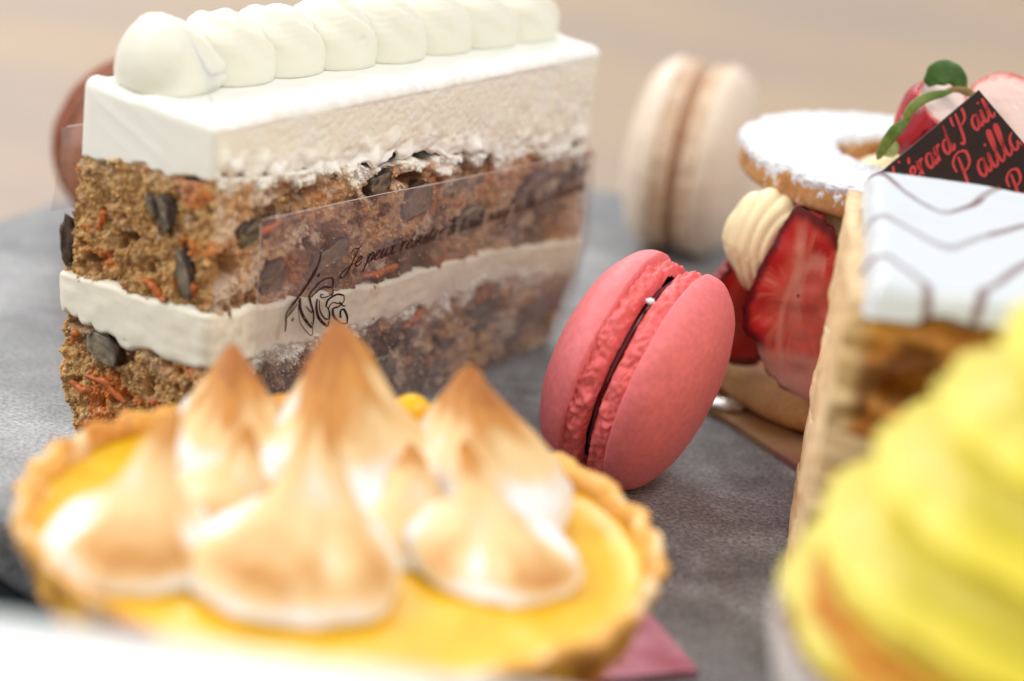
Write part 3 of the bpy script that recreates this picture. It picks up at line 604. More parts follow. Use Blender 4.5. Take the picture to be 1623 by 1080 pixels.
# ------------------------------------------------------------ strawberry tart
gold = m_foil('gold_foil', (.62, .42, .22), (.50, .20, .22), .3)  # pink ramp tone is the strawberry reflection painted into the foil
dx = np.array([.541, -.841]); dn = np.array([.841, .541])
foot_ = np.array([3.50, 36.67]); cor = [foot_ - dx * 3.4, foot_ + dx * 3.4, foot_ + dx * 3.4 + dn * 6.8, foot_ - dx * 3.4 + dn * 6.8]
V = [(p[0], p[1], z) for z in (0.0, .11) for p in cor]
bd = mesh('cake_board', V, [(3, 2, 1, 0), (4, 5, 6, 7), (0, 1, 5, 4), (1, 2, 6, 5), (2, 3, 7, 6), (3, 0, 4, 7)], gold, smooth=False)
tagm(bd, 'square gold foil board with a pink berry reflection painted in, under the strawberry tart', 'cake board', None)
v = ICO3 * (1 + .35 * fbm(ICO3 * 2.5, 4, 7)[:, None]); v = v * np.array([.34, .24, .10]) + np.array([3.72, 36.78, .17])
tagm(mesh('foil_scrap', v, ICOF3, m_foil('silver_foil', (.75, .74, .70), (.6, .6, .58), .25)), 'small crumpled silver foil scrap at the edge of the gold board', 'foil')

tart = thing('strawberry_tart', 'strawberry tart topped by a sugared biscuit ring, a strawberry and a dark plaque', 'tart', (6.35, 38.4, .11))
TC = np.array([6.35, 38.4])
def disc(cx, cy, R, z0, z1, bev, seed, n=300, amp=.05, tiltx=0, tilty=0):
    th = np.linspace(0, 2 * np.pi, n, endpoint=False)[:, None]
    k = np.linspace(-np.pi / 2, np.pi / 2, 14); h = (z1 - z0) / 2
    pr = [(.01, z0), (R * .5, z0)] + [(R - bev + bev * math.cos(a), (z0 + z1) / 2 + h * math.sin(a)) for a in k] + [(R * (1 - s), z1) for s in np.linspace(.12, .99, 30)]
    pr = np.array(pr); P = np.stack([pr[None, :, 0] * np.cos(th), pr[None, :, 0] * np.sin(th), pr[None, :, 1] + 0 * th], -1)
    P[..., :2] *= (1 + amp / R * fbm(P * 1.3, 4, seed))[..., None]; P[..., 2] += .02 * vn(P * 3, seed + 2)
    P[..., 0] += cx; P[..., 1] += cy
    return P, gridF(n, len(pr), True)
P, F = disc(*TC, 2.98, .13, .88, .34, 3)
c = mixc((.55, .30, .11), (.72, .46, .21), sst(-.5, .6, fbm(P * 1.2, 4, 6))); c = mixc(c, (.52, .12, .08), sst(.80, .9, P[..., 2]) * sst(-.2, .5, fbm(P * 1.5, 3, 8)) * .75)
mesh('biscuit_base', P, F, M_biscuit, tart, c)
# ring
RC = np.array([6.42, 38.15]); zR = 4.20
nt2 = 900; th = np.linspace(0, 2 * np.pi, nt2, endpoint=False)[:, None]; m = 150; t = np.linspace(0, 2 * np.pi, m, endpoint=False)[None, :]
def ringsurf(off):
    ct, st_ = np.cos(t), np.sin(t); hw, hh = .82, .30
    rx = np.sign(ct) * np.abs(ct) ** .42 * (hw + off); rz = np.sign(st_) * np.abs(st_) ** .42 * (hh + off)
    R = 2.20 + rx + .03 * vn(np.stack([np.cos(th) * 4, np.sin(th) * 4, 0 * th], -1), 3)
    X, Y = R * np.cos(th), R * np.sin(th)
    Z = zR + rz - .02 * (Y) + .02 * X * 0
    return np.stack([RC[0] + X, RC[1] + Y, Z + 0 * X], -1), ct + 0 * th, st_ + 0 * th
P, ct, st_ = ringsurf(0 * th); P = P + .02 * fbm(P * 2, 4, 12)[..., None] * np.array([0, 0, 1])
c = mixc((.34, .13, .035), (.60, .32, .13), sst(-.5, .5, fbm(P * 1.5, 4, 13))); c = mixc(c, (.82, .72, .62), sst(.15, .5, vn(P * 16, 14)) * sst(-.2, .3, vn(P * 3, 15)) * .8)
ring = mesh('biscuit_ring', P[::2, ::2], gridF(nt2 // 2, m // 2, True, True), M_biscuit, tart, c[::2, ::2])
cov = sst(-.10, .62, st_ + .55 * fbm(P * 1.4, 3, 16) + .38 * fbm(P * 6, 3, 18) + .35 * sst(.0, .6, -ct) * 0)
thick = -.05 + .12 * cov + .028 * fbm(P * 7, 4, 17) * cov + .020 * vn(P * 20, 19) + .012 * vn(P * 40, 20)
P2, _, _ = ringsurf(thick)
mesh('powdered_sugar', P2, gridF(nt2, m, True, True), M_sugar, ring)

# strawberry halves: cut face towards the viewer
def half_berry(outline, yc, thick, seed, root, ang=0., name='strawberry_half', cutout=True):
    O = curve(outline, 140, True); c0 = O.mean(0); rho = np.linspace(.02, 1, 60)
    n = len(O); lum = 1 + .018 * vn(np.stack([O[:, 0] * 6, O[:, 1] * 6, 0 * O[:, 0]], -1), seed) + .016 * vn(np.stack([O[:, 0] * 13, O[:, 1] * 13, 0 * O[:, 0]], -1), seed)
    F1 = c0 + (O - c0)[:, None] * rho[None, :, None] * lum[:, None, None]
    y = .03 * vn(np.stack([F1[..., 0] * 3, F1[..., 1] * 3, 0 * F1[..., 0]], -1), seed) - .04 * np.sqrt(np.clip(1 - rho[None, :] ** 4, 0, 1))
    face = np.stack([F1[..., 0], yc + y + 0 * F1[..., 0], F1[..., 1]], -1)
    rb = np.sin(np.linspace(np.pi / 2, .03, 40)); dp = np.cos(np.linspace(np.pi / 2, .03, 40))
    F3 = c0 + (O - c0)[:, None] * rb[None, :, None] * lum[:, None, None]; back = np.stack([F3[..., 0], yc + .02 + thick * dp[None, :] + 0 * F3[..., 0], F3[..., 1]], -1)
    back = back + .03 * vn(back * 6, seed + 3)[..., None]
    # colours of the cut face
    X = F1[..., 0] - c0[0]; Zc = F1[..., 1] - c0[1]; r_ = rho[None, :] + 0 * X
    an = np.arctan2(Zc, X); stk = fbm(np.stack([an * 14, r_ * .8, 0 * X], -1), 3, seed + 5)
    col_ = mixc((.60, .085, .055), (.52, .018, .016), sst(.35, .75, r_ + .12 * stk)); col_ = mixc(col_, (.11, .002, .006), sst(.80, .95, r_ + .05 * stk))
    if cutout:
        # pale vein arch and mottled core
        arch = np.abs(np.sqrt(((X - .22) / .42) ** 2 + ((Zc + .45) / 1.05) ** 2) - 1)
        col_ = mixc(col_, (.80, .42, .33), sst(.22, .03, arch + .10 * stk) * sst(1., .7, r_) * .42 * (X < .35)); core = sst(1, .7, np.sqrt(((X - .22) / .42) ** 2 + ((Zc + .45) / 1.05) ** 2))
        col_ = mixc(col_, (.50, .10, .08), core * (.5 + .5 * vn(face * 9, seed + 6)))
        col_ = mixc(col_, (.70, .34, .27), sst(-.85, -1.15, Zc) * .75)
        ray = sst(.05, .45, stk) * sst(.25, .6, r_) * sst(.90, .74, r_); col_ = mixc(col_, (.72, .20, .12), ray * .6); ctr = sst(.16, .02, np.abs(X + .02 + .10 * Zc + .06 * stk)) * sst(-.9, .1, Zc) * sst(1.35, .9, Zc); col_ = mixc(col_, (.70, .26, .19), ctr * .75)
    cb = mixc((.30, .006, .012), (.13, .002, .012), sst(-.4, .5, vn(back * 4, seed + 8)))
    V, F, C = join([(face, gridF(n, 60, True), col_), (back, gridF(n, 40, True), cb)])
    if ang:
        px, py = c0[0], yc; x = V[:, 0] - px; yy = V[:, 1] - py; V[:, 0] = px + x * math.cos(ang) - yy * math.sin(ang); V[:, 1] = py + x * math.sin(ang) + yy * math.cos(ang)
    mesh(name, V, F, M_berry, root, C)
fo = [(4.20, 4.12), (4.05, 3.85), (3.90, 3.40), (3.74, 2.90), (3.66, 2.4), (3.68, 1.98), (3.92, 1.72), (4.3, 1.2), (5.1, .92), (5.7, 1.4), (5.6, 2.6), (5.2, 3.4), (4.8, 3.85), (4.45, 4.06)]
half_berry(fo, 35.45, 1.1, 21, tart, ang=-.12)
half_berry([(x - .55, z) for x, z in [(4.2, 3.1), (3.9, 2.7), (3.65, 2.2), (3.65, 1.6), (4.0, 1.1), (4.7, 1.0), (5.0, 1.8), (4.7, 2.8)]], 36.5, .8, 31, tart, ang=.35, cutout=False)
for k, a in enumerate((.25, 1.3, 2.4, 5.6)):
    bx, by = TC[0] + 1.95 * math.cos(a), TC[1] + 1.95 * math.sin(a)
    half_berry([(bx + .8 * x, 2.45 + 1.45 * z) for x, z in [(0, 1.15), (-.7, .5), (-.95, -.3), (-.6, -.95), (0, -1.1), (.6, -.95), (.95, -.3), (.7, .5)]], by, .8, 40 + k, tart, ang=a + math.pi / 2, cutout=False)
# piped vanilla cream
def rosette(c, rad, seed, eye=(.55, -.15), k=26, name='piped_cream'):
    S, F = sphere_grid(150, 90); x, y, z = S[..., 0], S[..., 1], S[..., 2]
    d = np.sqrt((x - eye[0]) ** 2 + (z - eye[1]) ** 2 * .8) + .07 * np.arctan2(z - eye[1], x - eye[0])
    rg = .034 * (np.abs(np.sin(d * k * .5)) ** .8 - .5) * 2
    P = S * (1 + rg * (y < .6) + .015 * vn(S * 3, seed))[..., None] * np.array(rad) + np.array(c)
    taper = 1 - .35 * np.clip((c[2] - P[..., 2]) / rad[2], 0, 1); P[..., 0] = c[0] + .15 * (1 - taper) + (P[..., 0] - c[0]) * taper
    mesh(name, P, F, M_vanilla, tart)
rosette((3.88, 36.3, 3.22), (.70, .62, .90), 1)
rosette((5.0, 36.6, 3.3), (.75, .7, .75), 2, eye=(-.3, .2)); rosette((4.6, 38.3, 3.1), (.8, .8, .9), 3); rosette((7.6, 36.8, 3.1), (.8, .8, .9), 4); rosette((8.3, 38.9, 3.1), (.8, .8, .9), 5); rosette((6.4, 40.2, 3.1), (.8, .8, .9), 6)
P, F = disc(TC[0], TC[1], 1.9, .85, 4.05, .4, 23, amp=.2); mesh('cream_core', P, F, M_vanilla, tart)
def lathe(pr, c, n=120):
    th = np.linspace(0, 2 * np.pi, n, endpoint=False)[:, None]; pr = np.array(pr)
    return np.stack([c[0] + pr[None, :, 0] * np.cos(th), c[1] + pr[None, :, 0] * np.sin(th), c[2] + pr[None, :, 1] + 0 * th], -1), th
pr = curve([(.02, .75), (.5, .68), (1.0, .42), (1.35, .1), (1.42, -.3)], 60)
P, th_ = lathe(pr, (RC[0], RC[1], 3.78), 400); dd = P - np.array([RC[0], RC[1], 3.78]); ph = np.arctan2(dd[..., 1], dd[..., 0]); rr_ = np.linalg.norm(dd[..., :2], axis=-1)
P[..., 2] += .06 * np.abs(np.sin(ph * 9 + rr_ * 3.0)) * sst(.1, .6, rr_)
mesh('cream_swirl', P, gridF(400, 60, True), M_vanilla, tart)
# drip on the base
t = np.linspace(0, 1, 14); Pd = np.stack([5.03 + .22 * t, 35.72 - .1 * t, .95 - .75 * t + .1 * np.sin(t * 3)], -1); V, F = tube(Pd, .09 * (1 - .3 * t) * np.sqrt(np.clip(t * 8, .15, 1)), 10); mesh('cream_drip', V, F, M_vanilla, tart)

# strawberry on top with its leaves
def berry(center, rad, axis_, seed, cutn, cutd, pale, root, leaf=True):
    S, F = sphere_grid(170, 110); Mx = Vector(axis_).to_track_quat('Z', 'Y').to_matrix(); Mx = np.array(Mx)
    z = S[..., 2]; wdt = 1 - .28 * sst(0, -1, -z) * 0 + 0 * z; wdt = 1 - .35 * sst(-.1, 1, z)
    Q = S * np.stack([wdt, wdt, 1 + 0 * z], -1)
    # seed dimples
    w1, _ = worley(S * 3.6, seed); seedm = sst(.16, .08, w1); dim = sst(.34, .10, w1)
    Q = Q * (1 - .05 * dim + .035 * seedm + .015 * vn(S * 2.5, seed))[..., None] * np.array(rad)
    W = Q @ Mx.T
    cn = np.array(cutn, float); cn /= np.linalg.norm(cn); dist = W @ cn - cutd; inside = dist > 0
    flat = W - np.clip(dist, 0, None)[..., None] * cn * .93; flat = flat + cn * (.02 * fbm(W * 4, 3, seed + 1) * inside)[..., None]
    edge = np.clip(dist / max(1e-3, dist.max()), 0, 1)
    c = mixc((.46, .012, .022), (.33, .006, .02), sst(-.3, .5, vn(W * 3, seed))); c = mixc(c, (.55, .33, .10), seedm * .8)
    cc = mixc((.70, .10, .08), pale, sst(.05, .45, edge + .25 * fbm(W * np.array([4, 4, 8]), 3, seed + 2))); c = np.where(inside[..., None], cc, c)
    mesh('strawberry' if leaf else 'strawberry_slice', flat + center, F, M_berry, root, c)
center_ = np.array([6.35, 37.0, 5.42])
berry(center_, (.72, .70, .82), (-.75, -.35, -.55), 51, (.35, -.40, .84), .36, (.86, .66, .60), tart)
center_ = np.array([7.55, 37.1, 5.55]); berry(center_, (.80, .70, .9), (.5, .1, -.85), 52, (-.25, -.75, .55), .20, (.86, .62, .54), tart, leaf=False)
def leaf(path, wd, th_, seed, c1=(.10, .17, .022), c2=(.27, .31, .06)):
    p = curve(path, 30); s = np.linspace(0, 1, 30); wv = wd * np.sin(np.pi * np.clip(s * .93 + .05, 0, 1)) ** .6 * (1 + .12 * vn(np.stack([s * 8, 0 * s, 0 * s + seed], -1)))
    T = np.gradient(p, axis=0); T /= np.linalg.norm(T, axis=1)[:, None]; view = np.array([0.05, -.95, .3]); Nn = np.cross(T, view); Nn /= np.linalg.norm(Nn, axis=1)[:, None]; Bn = np.cross(Nn, T)
    a = np.linspace(0, 2 * np.pi, 22, endpoint=False); V = p[:, None] + Nn[:, None] * (wv[:, None] * np.cos(a)[None])[..., None] + Bn[:, None] * (th_ * (wv / wd)[:, None] * np.sin(a)[None] + .25 * wv[:, None] * np.cos(a)[None] ** 2)[..., None]
    c = mixc(c1, c2, sst(-.4, .5, fbm(V * 3, 3, seed)) * (0.4 + .6 * sst(.4, 1, s)[:, None]))
    mesh('leaf', V, gridF(30, 22, False, True), M_leaf, tart, c)
leaf([(6.45, 36.6, 6.06), (6.02, 36.35, 5.95), (5.80, 36.2, 5.78), (5.68, 36.15, 5.50)], .085, .05, 1)
leaf([(5.80, 36.2, 5.62), (5.62, 36.1, 5.45), (5.48, 36.1, 5.18), (5.41, 36.15, 4.90)], .105, .05, 2)
leaf([(6.05, 36.8, 6.08), (6.22, 36.85, 6.25), (6.45, 36.9, 6.28), (6.72, 36.9, 6.05)], .20, .09, 3, (.05, .12, .018), (.16, .26, .05))
leaf([(6.35, 36.7, 6.02), (6.55, 36.7, 6.08), (6.8, 36.8, 6.02), (6.95, 36.9, 5.95)], .06, .04, 4, (.28, .16, .05), (.4, .33, .1))
leaf([(5.75, 36.6, 5.1), (5.65, 36.5, 4.98), (5.55, 36.4, 4.92)], .10, .04, 5, (.35, .38, .10), (.5, .5, .2))

# dark plaque with red script
pc = np.array([6.76, 36.0, 6.27]); e1 = np.array([-.655, -.06, -.755]); e1 /= np.linalg.norm(e1); e2 = np.array([.755, -.08, -.655]); e2 -= e1 * (e1 @ e2); e2 /= np.linalg.norm(e2); en = np.cross(e1, e2)
if en[1] > 0: en = -en
SZ = 3.0; q = [pc, pc + e1 * SZ * .75, pc + e1 * SZ * .75 + e2 * SZ, pc + e2 * SZ]
V = np.array([p + en * .04 for p in q] + [p - en * .04 for p in q])
plq = mesh('chocolate_plaque', V, [(0, 1, 2, 3), (7, 6, 5, 4), (0, 4, 5, 1), (1, 5, 6, 2), (2, 6, 7, 3), (3, 7, 4, 0)], M_choc, tart, smooth=False)
tx, ty = -e1, -e2
def plaque_text(s, off_a, off_b, h):
    st, L = text_strokes(s, h, .18); V2, F2 = stroke_mesh([(p, k) for p, k in st], .032, .052)
    # off_a: start along the left edge from the top corner (down), off_b: distance of baseline from that edge
    W = pc + e1 * off_a + e2 * off_b + V2[:, :1] * tx + V2[:, 1:] * ty; loc_a = off_a - V2[:, 0]; loc_b = off_b - V2[:, 1]
    ok = (loc_a > .02) & (loc_b > .02) & (loc_b < SZ - .02) & (loc_a < SZ * .75 - .02)
    F2 = F2[ok[F2].all(1)]; use = np.unique(F2); mp = -np.ones(len(W), int); mp[use] = np.arange(len(use))
    mesh('lettering', W[use] + en * .046, mp[F2], M_redprint, plq, smooth=False)
plaque_text('Gérard Paillard', 1.95, .47, .22)
plaque_text('Paillard', 1.15, 1.12, .26)
plaque_text('Gérard Paillard', 1.9, 1.80, .22)

# ------------------------------------------------------------ lemon meringue tart
lt = thing('lemon_meringue_tart', 'round lemon tart with fluted crust and toasted meringue peaks in the foreground', 'tart', (-1.74, 25.97, 0))
LC = np.array([-1.74, 25.97]); n = 720; th = np.linspace(0, 2 * np.pi, n, endpoint=False)[:, None]
pr = curve([(.02, .12), (2.2, .12), (3.05, .14), (3.3, .45), (3.62, 1.2), (3.86, 1.75), (3.97, 2.0), (3.94, 2.09), (3.84, 2.09), (3.74, 1.96), (3.62, 1.5), (3.4, 1.2), (.02, 1.2)], 110)
P = np.stack([pr[None, :, 0] * np.cos(th), pr[None, :, 0] * np.sin(th), pr[None, :, 1] + 0 * th], -1)
fl = np.cos(th * 30 + 1.6 * np.sin(th * 3) + .9 * np.sin(th * 7)) * (.6 + .5 * vn(np.stack([np.cos(th) * 3, np.sin(th) * 3, 0 * th], -1), 8)); up_ = sst(.3, 1.9, P[..., 2]) * (pr[None, :, 0] > 3.2)
d = .05 * fl * up_ + .12 * fbm(P * 1.5, 4, 61) * up_ + .05 * vn(P * 5, 62) * up_
P[..., :2] *= (1 + d / 3.9)[..., None]; P[..., 2] += up_ * (.03 * fl + .06 * fbm(P * 1.8, 3, 63))
c = mixc((.55, .19, .022), (.84, .43, .09), sst(-.5, .6, fbm(P * 1.4, 4, 64) + .5 * sst(1.7, 2.1, P[..., 2]) - .1)); c = mixc(c, (.86, .62, .33), sst(.2, .6, vn(P * 2.8, 65)) * sst(1.8, 2.05, P[..., 2]))
P[..., 0] += LC[0]; P[..., 1] += LC[1]
mesh('crust', P, gridF(n, 110, True), M_crust, lt, c)
pr = np.array([(.02, 1.80)] + [(r, 1.80 - .0 * r) for r in np.linspace(.3, 3.45, 24)] + [(3.66, 1.85), (3.78, 1.88), (3.8, 1.6)])
P, _ = lathe(pr, (LC[0], LC[1], 0), 200); P[..., 2] += .035 * fbm(P * .8, 3, 66); mesh('lemon_curd', P, gridF(200, len(pr), True), M_curd, lt)
v = ICO3 * (1 + .2 * fbm(ICO3 * 2, 3, 3)[:, None]) * np.array([.33, .25, .28]) + np.array([-1.25, 29.75, 2.05]); mesh('curd_bead', v, ICOF3, M_curd, lt)

def kiss(bx, by, R, tip, seed, z0=1.72, kind='wide', brown=0.):
    n, m_ = 240, 150; th = np.linspace(0, 2 * np.pi, n, endpoint=False)[:, None]; t = np.linspace(0, 1, m_)[None, :]
    if kind == 'wide': k = [(0, .72), (.03, .86), (.09, .98), (.18, 1.0), (.28, .95), (.40, .82), (.52, .66), (.64, .50), (.76, .35), (.87, .21), (.95, .10), (1, .0)]
    else: k = [(0, .74), (.03, .88), (.10, 1.0), (.22, 1.0), (.33, .90), (.43, .62), (.52, .42), (.62, .31), (.74, .23), (.86, .15), (.95, .08), (1, .0)]
    k = curve(k, 200); H = tip[2] - z0
    pr = np.interp(t + .03 * np.cos(th + seed) * np.sin(np.pi * t), k[:, 0], k[:, 1]); r = R * pr
    nz = fbm(np.stack([np.cos(th) * 1.3 + seed * 3 + 0 * t, np.sin(th) * 1.3 + 0 * t, t * 2.2 + 0 * th], -1), 3, seed)
    tw = np.cos(2 * th + 5 * t + seed) * .09 + np.cos(3 * th - 7 * t + seed * 2) * .06
    ridge = np.abs(np.sin(1.0 * th + 2.6 * t + seed * 1.3)) ** .6
    r = r * (1 + tw * sst(.1, .6, t) + .20 * nz + .30 * (ridge - .7) * sst(.28, .6, t))
    curl = .16 * sst(.7, 1, t) * np.sin(t * 5 + seed)
    ox = (tip[0] - bx) * t ** 1.5 + curl * math.cos(seed * 2) - curl[0, -1] * math.cos(seed * 2) * t ** 6; oy = (tip[1] - by) * t ** 1.5
    P = np.stack([bx + ox + r * np.cos(th), by + oy + r * np.sin(th), z0 + H * t + 0 * th + .05 * nz * sst(0, .2, t)], -1)
    # torch marks: tips, ridges and a patch on the outward side of the bulb
    side_ = .5 + .5 * np.cos(th + 1.25)
    if kind == 'wide': b = .80 * sst(.42, .98, t + .26 * nz) + .30 * side_ * sst(.25, .55, t) + .30 * (ridge - .6) * sst(.3, .6, t)
    else: b = .55 * sst(.62, 1.0, t + .15 * nz) + .30 * sst(.3, .5, t) + .66 * sst(.50, 1, side_ + .6 * nz) * np.exp(-((t - .30) / .15) ** 2) + .2 * (ridge - .6) * sst(.4, .7, t)
    b = np.clip(b + brown + .10 * fbm(P * 2.5, 3, seed + 7), 0, 1.1) * sst(.08, .24, t + .10 * nz)
    c = mixc((.88, .88, .88), (.84, .60, .30), sst(.06, .38, b)); c = mixc(c, (.58, .25, .05), sst(.38, .80, b)); c = mixc(c, (.42, .15, .03), sst(.84, 1.08, b))
    mesh('meringue_kiss', P, gridF(n, m_, True), M_mering, lt, c)
kiss(-1.78, 27.35, 1.22, (-2.30, 28.4, 3.78), 1, brown=.05)
kiss(-3.42, 27.6, .98, (-3.60, 28.3, 3.30), 4, brown=.05)
kiss(-.10, 27.5, 1.16, (-.48, 28.1, 3.50), 5, brown=.05)
kiss(.20, 25.65, 1.06, (-.40, 26.75, 3.0), 6, kind='bulb')
kiss(-3.15, 25.9, .95, (-3.1, 26.6, 2.9), 12, kind='bulb')
kiss(-.95, 26.2, .95, (-1.1, 26.9, 2.8), 14, kind='bulb')
kiss(-2.12, 24.5, 1.16, (-2.22, 26.1, 3.55), 2, kind='bulb')
kiss(-4.15, 24.55, .96, (-3.90, 25.9, 3.30), 3, kind='bulb', brown=.05)
pk = m_foil('pink_foil', (.60, .28, .35), (.40, .09, .12), .4)
V = [(x, y, z) for z in (0.0, .1) for (x, y) in ((2.98, 27.1), (2.2, 28.95), (-3.8, 26.6), (-2.4, 24.2 + .3), )]
bd2 = mesh('cake_board', V, [(3, 2, 1, 0), (4, 5, 6, 7), (0, 1, 5, 4), (1, 2, 6, 5), (2, 3, 7, 6), (3, 0, 4, 7)], pk, smooth=False)
tagm(bd2, 'pink foil board sticking out from under the lemon meringue tart', 'cake board')

# ------------------------------------------------------------ iced puff pastry slice
mf = thing('mille_feuille', 'puff pastry slice with white icing striped in brown at the right edge', 'pastry', (6.9, 29.3, 0))
MA = np.array([4.33, 27.2]); MB = np.array([4.88, 32.6]); MW = 4.6   # left face front / rear
wd_ = np.array([.995, -.05])
def mfp(a, b):   # a: 0..1 front to rear, b: cm to the right
    p = MA + (MB - MA) * np.asarray(a)[..., None] + wd_ * np.asarray(b)[..., None]; return p
def mlayer(z0, z1, name, matl, colf, amp, inset, seed, step=.06):
    per = []; L1 = np.linalg.norm(MB - MA)
    for a in np.arange(0, 1, step / MW): per.append((0, a * MW))
    for a in np.arange(0, 1, step / L1): per.append((a, MW))
    for a in np.arange(0, 1, step * 3 / MW): per.append((1, MW * (1 - a)))
    for a in np.arange(0, 1, step / L1): per.append((1 - a, 0))
    per = np.array(per); xy = mfp(per[:, 0], per[:, 1] * (MW + .3) / MW - .3); n = len(xy); T = np.roll(xy, -3, 0) - np.roll(xy, 3, 0); N = np.stack([T[:, 1], -T[:, 0]], -1); N /= np.linalg.norm(N, axis=1)[:, None]
    m = max(4, int((z1 - z0) / .05)); t = np.linspace(0, 1, m); P = np.zeros((n, m, 3)); P[..., 2] = z0 + (z1 - z0) * t
    P[..., :2] = xy[:, None]; d = amp * (fbm(P * np.array([1.2, 1.2, 4]), 4, seed) + .6 * vn(P * np.array([3, 3, 9]), seed + 1)) - inset + .05 * np.sin(np.pi * t)[None]; d = d * np.where(per[:, 1:2] < .01, .25, 1) + (per[:, 1:2] < .01) * .10 * fbm(P * .9, 3, 5)
    hx_ = P[..., 0] - MA[0]; d = d - .9 * (P[..., 1] < MA[1] + .5) * sst(1.1, .5, ((hx_ - 1.0) / .75) ** 2 + ((P[..., 2] - 4.25) / .34) ** 2 + .3 * vn(P * 3, 7))
    P[..., :2] += N[:, None] * d[..., None]; c0 = xy.mean(0)
    caps = []
    for z in (0, m - 1):
        ring = P[:, z]; caps.append(np.stack([np.concatenate([c0 + (ring[:, :2] - c0) * s, ring[:, 2:]], 1) for s in (np.linspace(0.01, 1, 12) if z == 0 else np.linspace(1, .01, 12))], 1))
    P = np.concatenate([caps[0][:, :-1], P, caps[1][:, 1:]], 1)
    mesh(name, P, gridF(n, P.shape[1], True), matl, mf, colf(P))
def pc_col(P): 
    c = mixc((.42, .15, .025), (.74, .36, .09), sst(-.5, .6, fbm(P * np.array([1.5, 1.5, 5]), 4, 71))); c = mixc(c, (.10, .03, .008), sst(.25, .5, vn(P * np.array([1.2, 1.2, 2.5]), 72)) * .8); lf = sst(.12, -.15, P[..., 0] - (MA[0] + (P[..., 1] - MA[1]) * .134)); return mixc(c, mixc((.66, .44, .22), (.76, .58, .34), .5 + .5 * vn(P * 1.5, 9)), lf * .97)
def cr_col(P): return mixc((.80, .62, .36), (.70, .42, .18), sst(0, .6, fbm(P * 1.3, 3, 73)))
MH = 5.5
mlayer(.02, .95, 'pastry_layer', M_pastry, pc_col, .14, .0, 81); mlayer(.93, 2.0, 'custard_layer', M_frost, cr_col, .06, .06, 82)
mlayer(1.98, 3.0, 'pastry_layer', M_pastry, pc_col, .14, .0, 83); mlayer(2.98, 3.6, 'custard_layer', M_frost, cr_col, .06, .04, 84)
mlayer(3.58, 5.28, 'pastry_layer', M_pastry, pc_col, .13, .02, 85)
# icing sheet with combed stripes
na, nb = 220, 220; a = np.linspace(0, 1, na)[:, None]; b = np.linspace(0, 1, nb)[None, :]
ia = np.clip(a * 1.0, 0, 1) + 0 * b; X = mfp(ia, b * MW + 0 * a)
edge = np.minimum(np.minimum(a, 1 - a) * 4.7, np.minimum(b, 1 - b) * MW) + 0 * a
lump = fbm(np.stack([X[..., 0], X[..., 1], 0 * X[..., 0]], -1) * 1.1, 3, 74)
over = .10 * (1 + lump)
Z = MH - .22 * (1 - sst(0, .18, edge)) ** 2 + .02 * lump
drip = sst(.12, .0, edge) * (.35 * np.clip(lump + .25, 0, 1)); Z = Z - drip
cx = X.reshape(-1, 2).mean(0); X = cx + (X - cx) * (1 + .012 + .022 * vn(np.stack([X[..., 0], X[..., 1], 0 * X[..., 0]], -1) * 1.6, 12)[..., None])
bb = b * MW + 0 * a; aa = a * 4.7 + 0 * b
g = aa * 1.0 + 1.3 * np.arcsin(.96 * np.sin(bb * 2.1 - .4)) * .64 + .25 * vn(np.stack([aa * .6, bb * .6, 0 * aa], -1), 5)
P3 = np.stack([X[..., 0], X[..., 1], 0 * Z], -1); sarr = np.abs(((g / 1.75) % 1) - .5); stripe = sst(.08, .03, sarr - .04 * lump) * (.65 + .35 * sst(-.3, .3, vn(P3 * .9, 6)))
c = mixc((.64, .67, .70), (.15, .05, .04), stripe * .9)
P = np.stack([X[..., 0], X[..., 1], Z], -1)
top = mesh('icing', P, gridF(na, nb), M_icing, mf, c)
sol = top.modifiers.new('thickness', 'SOLIDIFY'); sol.thickness = .16 * CM; sol.offset = -1

# ------------------------------------------------------------ cake in paper case with yellow swirl
yc = thing('yellow_cupcake', 'cupcake with a tall ridged swirl of bright yellow cream in a white paper case', 'cupcake', (6.75, 22.6, TZ + .1))
YC = (6.88, 22.6, 0)
n = 360; pr = np.array([(.05, TZ + .12), (2.5, TZ + .12), (2.6, TZ + .2), (3.0, .8), (3.45, 2.2), (3.68, 3.2), (3.60, 3.2), (3.3, 2.2), (2.6, .5)])
P, th_ = lathe(pr, YC, n); pl = .06 * np.cos(48 * th_[:, 0:1]) * sst(TZ + .3, 1, pr[None, :, 1]); P[..., 0] += pl * np.cos(th_); P[..., 1] += pl * np.sin(th_); mesh('paper_case', P, gridF(n, len(pr), True), M_paper, yc)
pr = curve([(3.05, 1.0), (3.35, 2.4), (3.5, 3.1), (3.45, 3.5), (2.8, 3.8), (.1, 3.9)], 60); P, th_ = lathe(pr, YC, 200); P = P + .05 * fbm(P * 2, 4, 91)[..., None]
mesh('cupcake_sponge', P, gridF(200, 60, True), M_pastry, yc, mixc((.58, .21, .012), (.72, .34, .04), sst(-.4, .5, fbm(P * 1.5, 3, 92))))
n, m = 420, 420; th = np.linspace(0, 2 * np.pi, n, endpoint=False)[:, None]; t = np.linspace(0, 1, m)[None, :]
pitch = .80; z = 2.80 + 5.3 * t; rr = np.interp(t, [0, .04, .15, .35, .6, .8, .95, 1], [2.8, 3.35, 3.42, 2.98, 2.1, 1.4, .6, .02])
ph = (z - 3.05) / pitch + th / (2 * np.pi); bul = 1 - np.abs(np.sin(np.pi * ph)) ** .75
rr2 = rr + (.46 * bul - .26) * sst(0, .06, t) * sst(1, .85, t) + .10 * np.abs(np.sin(7 * th + 2.2 * ph)) * bul + .03 * vn(np.stack([np.cos(th) * 5 + 0 * t, np.sin(th) * 5 + 0 * t, z * 3 + 0 * th], -1), 3) * sst(1, .8, t)
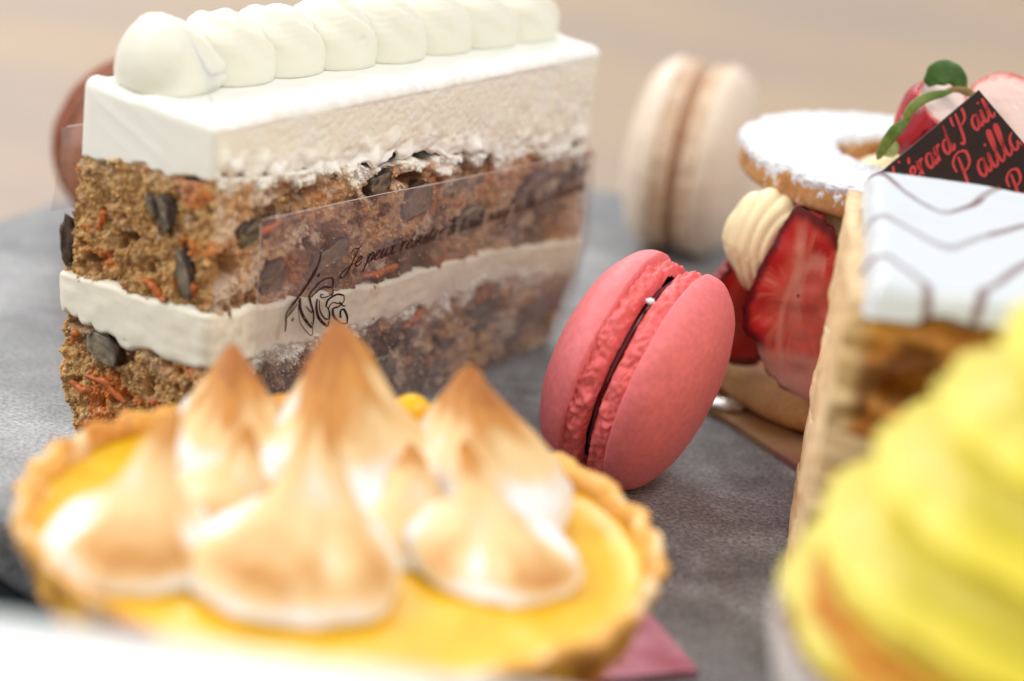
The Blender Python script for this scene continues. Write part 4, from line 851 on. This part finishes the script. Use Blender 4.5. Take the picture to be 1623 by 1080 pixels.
P = np.stack([YC[0] + rr2 * np.cos(th), YC[1] + rr2 * np.sin(th), z + 0 * th], -1)
mesh('yellow_cream_swirl', P, gridF(n, m, True), M_yellow, yc)

# ------------------------------------------------------------ white iced cake in the near foreground
wc = thing('white_iced_cake', 'white iced cake slice, very blurred, along the bottom left edge', 'cake', (-4.0, 14.8, TZ + .1))
def rslab(x0, x1, y0, y1, z0, z1, r, seed, amp=.03, n=400, m=60):
    s = np.linspace(0, 2 * np.pi, n, endpoint=False)[:, None]; ex = .22; cs, sn = np.cos(s), np.sin(s)
    ux = np.sign(cs) * np.abs(cs) ** ex; uy = np.sign(sn) * np.abs(sn) ** ex
    hx, hy = (x1 - x0) / 2, (y1 - y0) / 2; t = np.linspace(0, np.pi, m)[None, :]
    st_, ct_ = np.sin(t) ** .16, np.cos(t); ct_ = np.sign(ct_) * np.abs(ct_) ** .3; h = (z1 - z0) / 2
    P = np.stack([(x0 + x1) / 2 + ux * hx * st_, (y0 + y1) / 2 + uy * hy * st_, (z0 + z1) / 2 + h * ct_ + 0 * s], -1)
    return P + amp * fbm(P * 1.0, 3, seed)[..., None], gridF(n, m, True)
P, F = rslab(-9.5, 2.2, 11.6, 17.6, 3.0, 4.72, .2, 95); mesh('white_icing_layer', P, F, M_white, wc)
P, F = rslab(-9.4, 2.1, 11.7, 17.5, -1.3, 1.2, .2, 96, .08); mesh('sponge_layer', P, F, M_pastry, wc, mixc((.35, .16, .06), (.5, .28, .12), .5 + .5 * vn(P * 2, 3)))
P, F = rslab(-9.45, 2.15, 11.65, 17.55, 1.1, 3.1, .2, 97, .03); mesh('cream_filling', P, F, M_white, wc)

# sugar grain caught in the jam of the pink macaron
w_ = np.array(Vector((.90, -.36, -.19)).normalized().to_track_quat('Z', 'Y').to_matrix()).T @ (np.array([1.641, 32.62, 3.307]) - np.array([1.98, 33.45, 1.79]))
w_[:2] *= 1.72 / np.linalg.norm(w_[:2]); w_[2] = .04
v = ICO1 * (1 + .3 * vn(ICO1 * 3, 2)[:, None]) * np.array([.07, .06, .08]) + w_
mesh('sugar_crystal', v, ICOF1, M_sugar, pink, smooth=False, local=True)
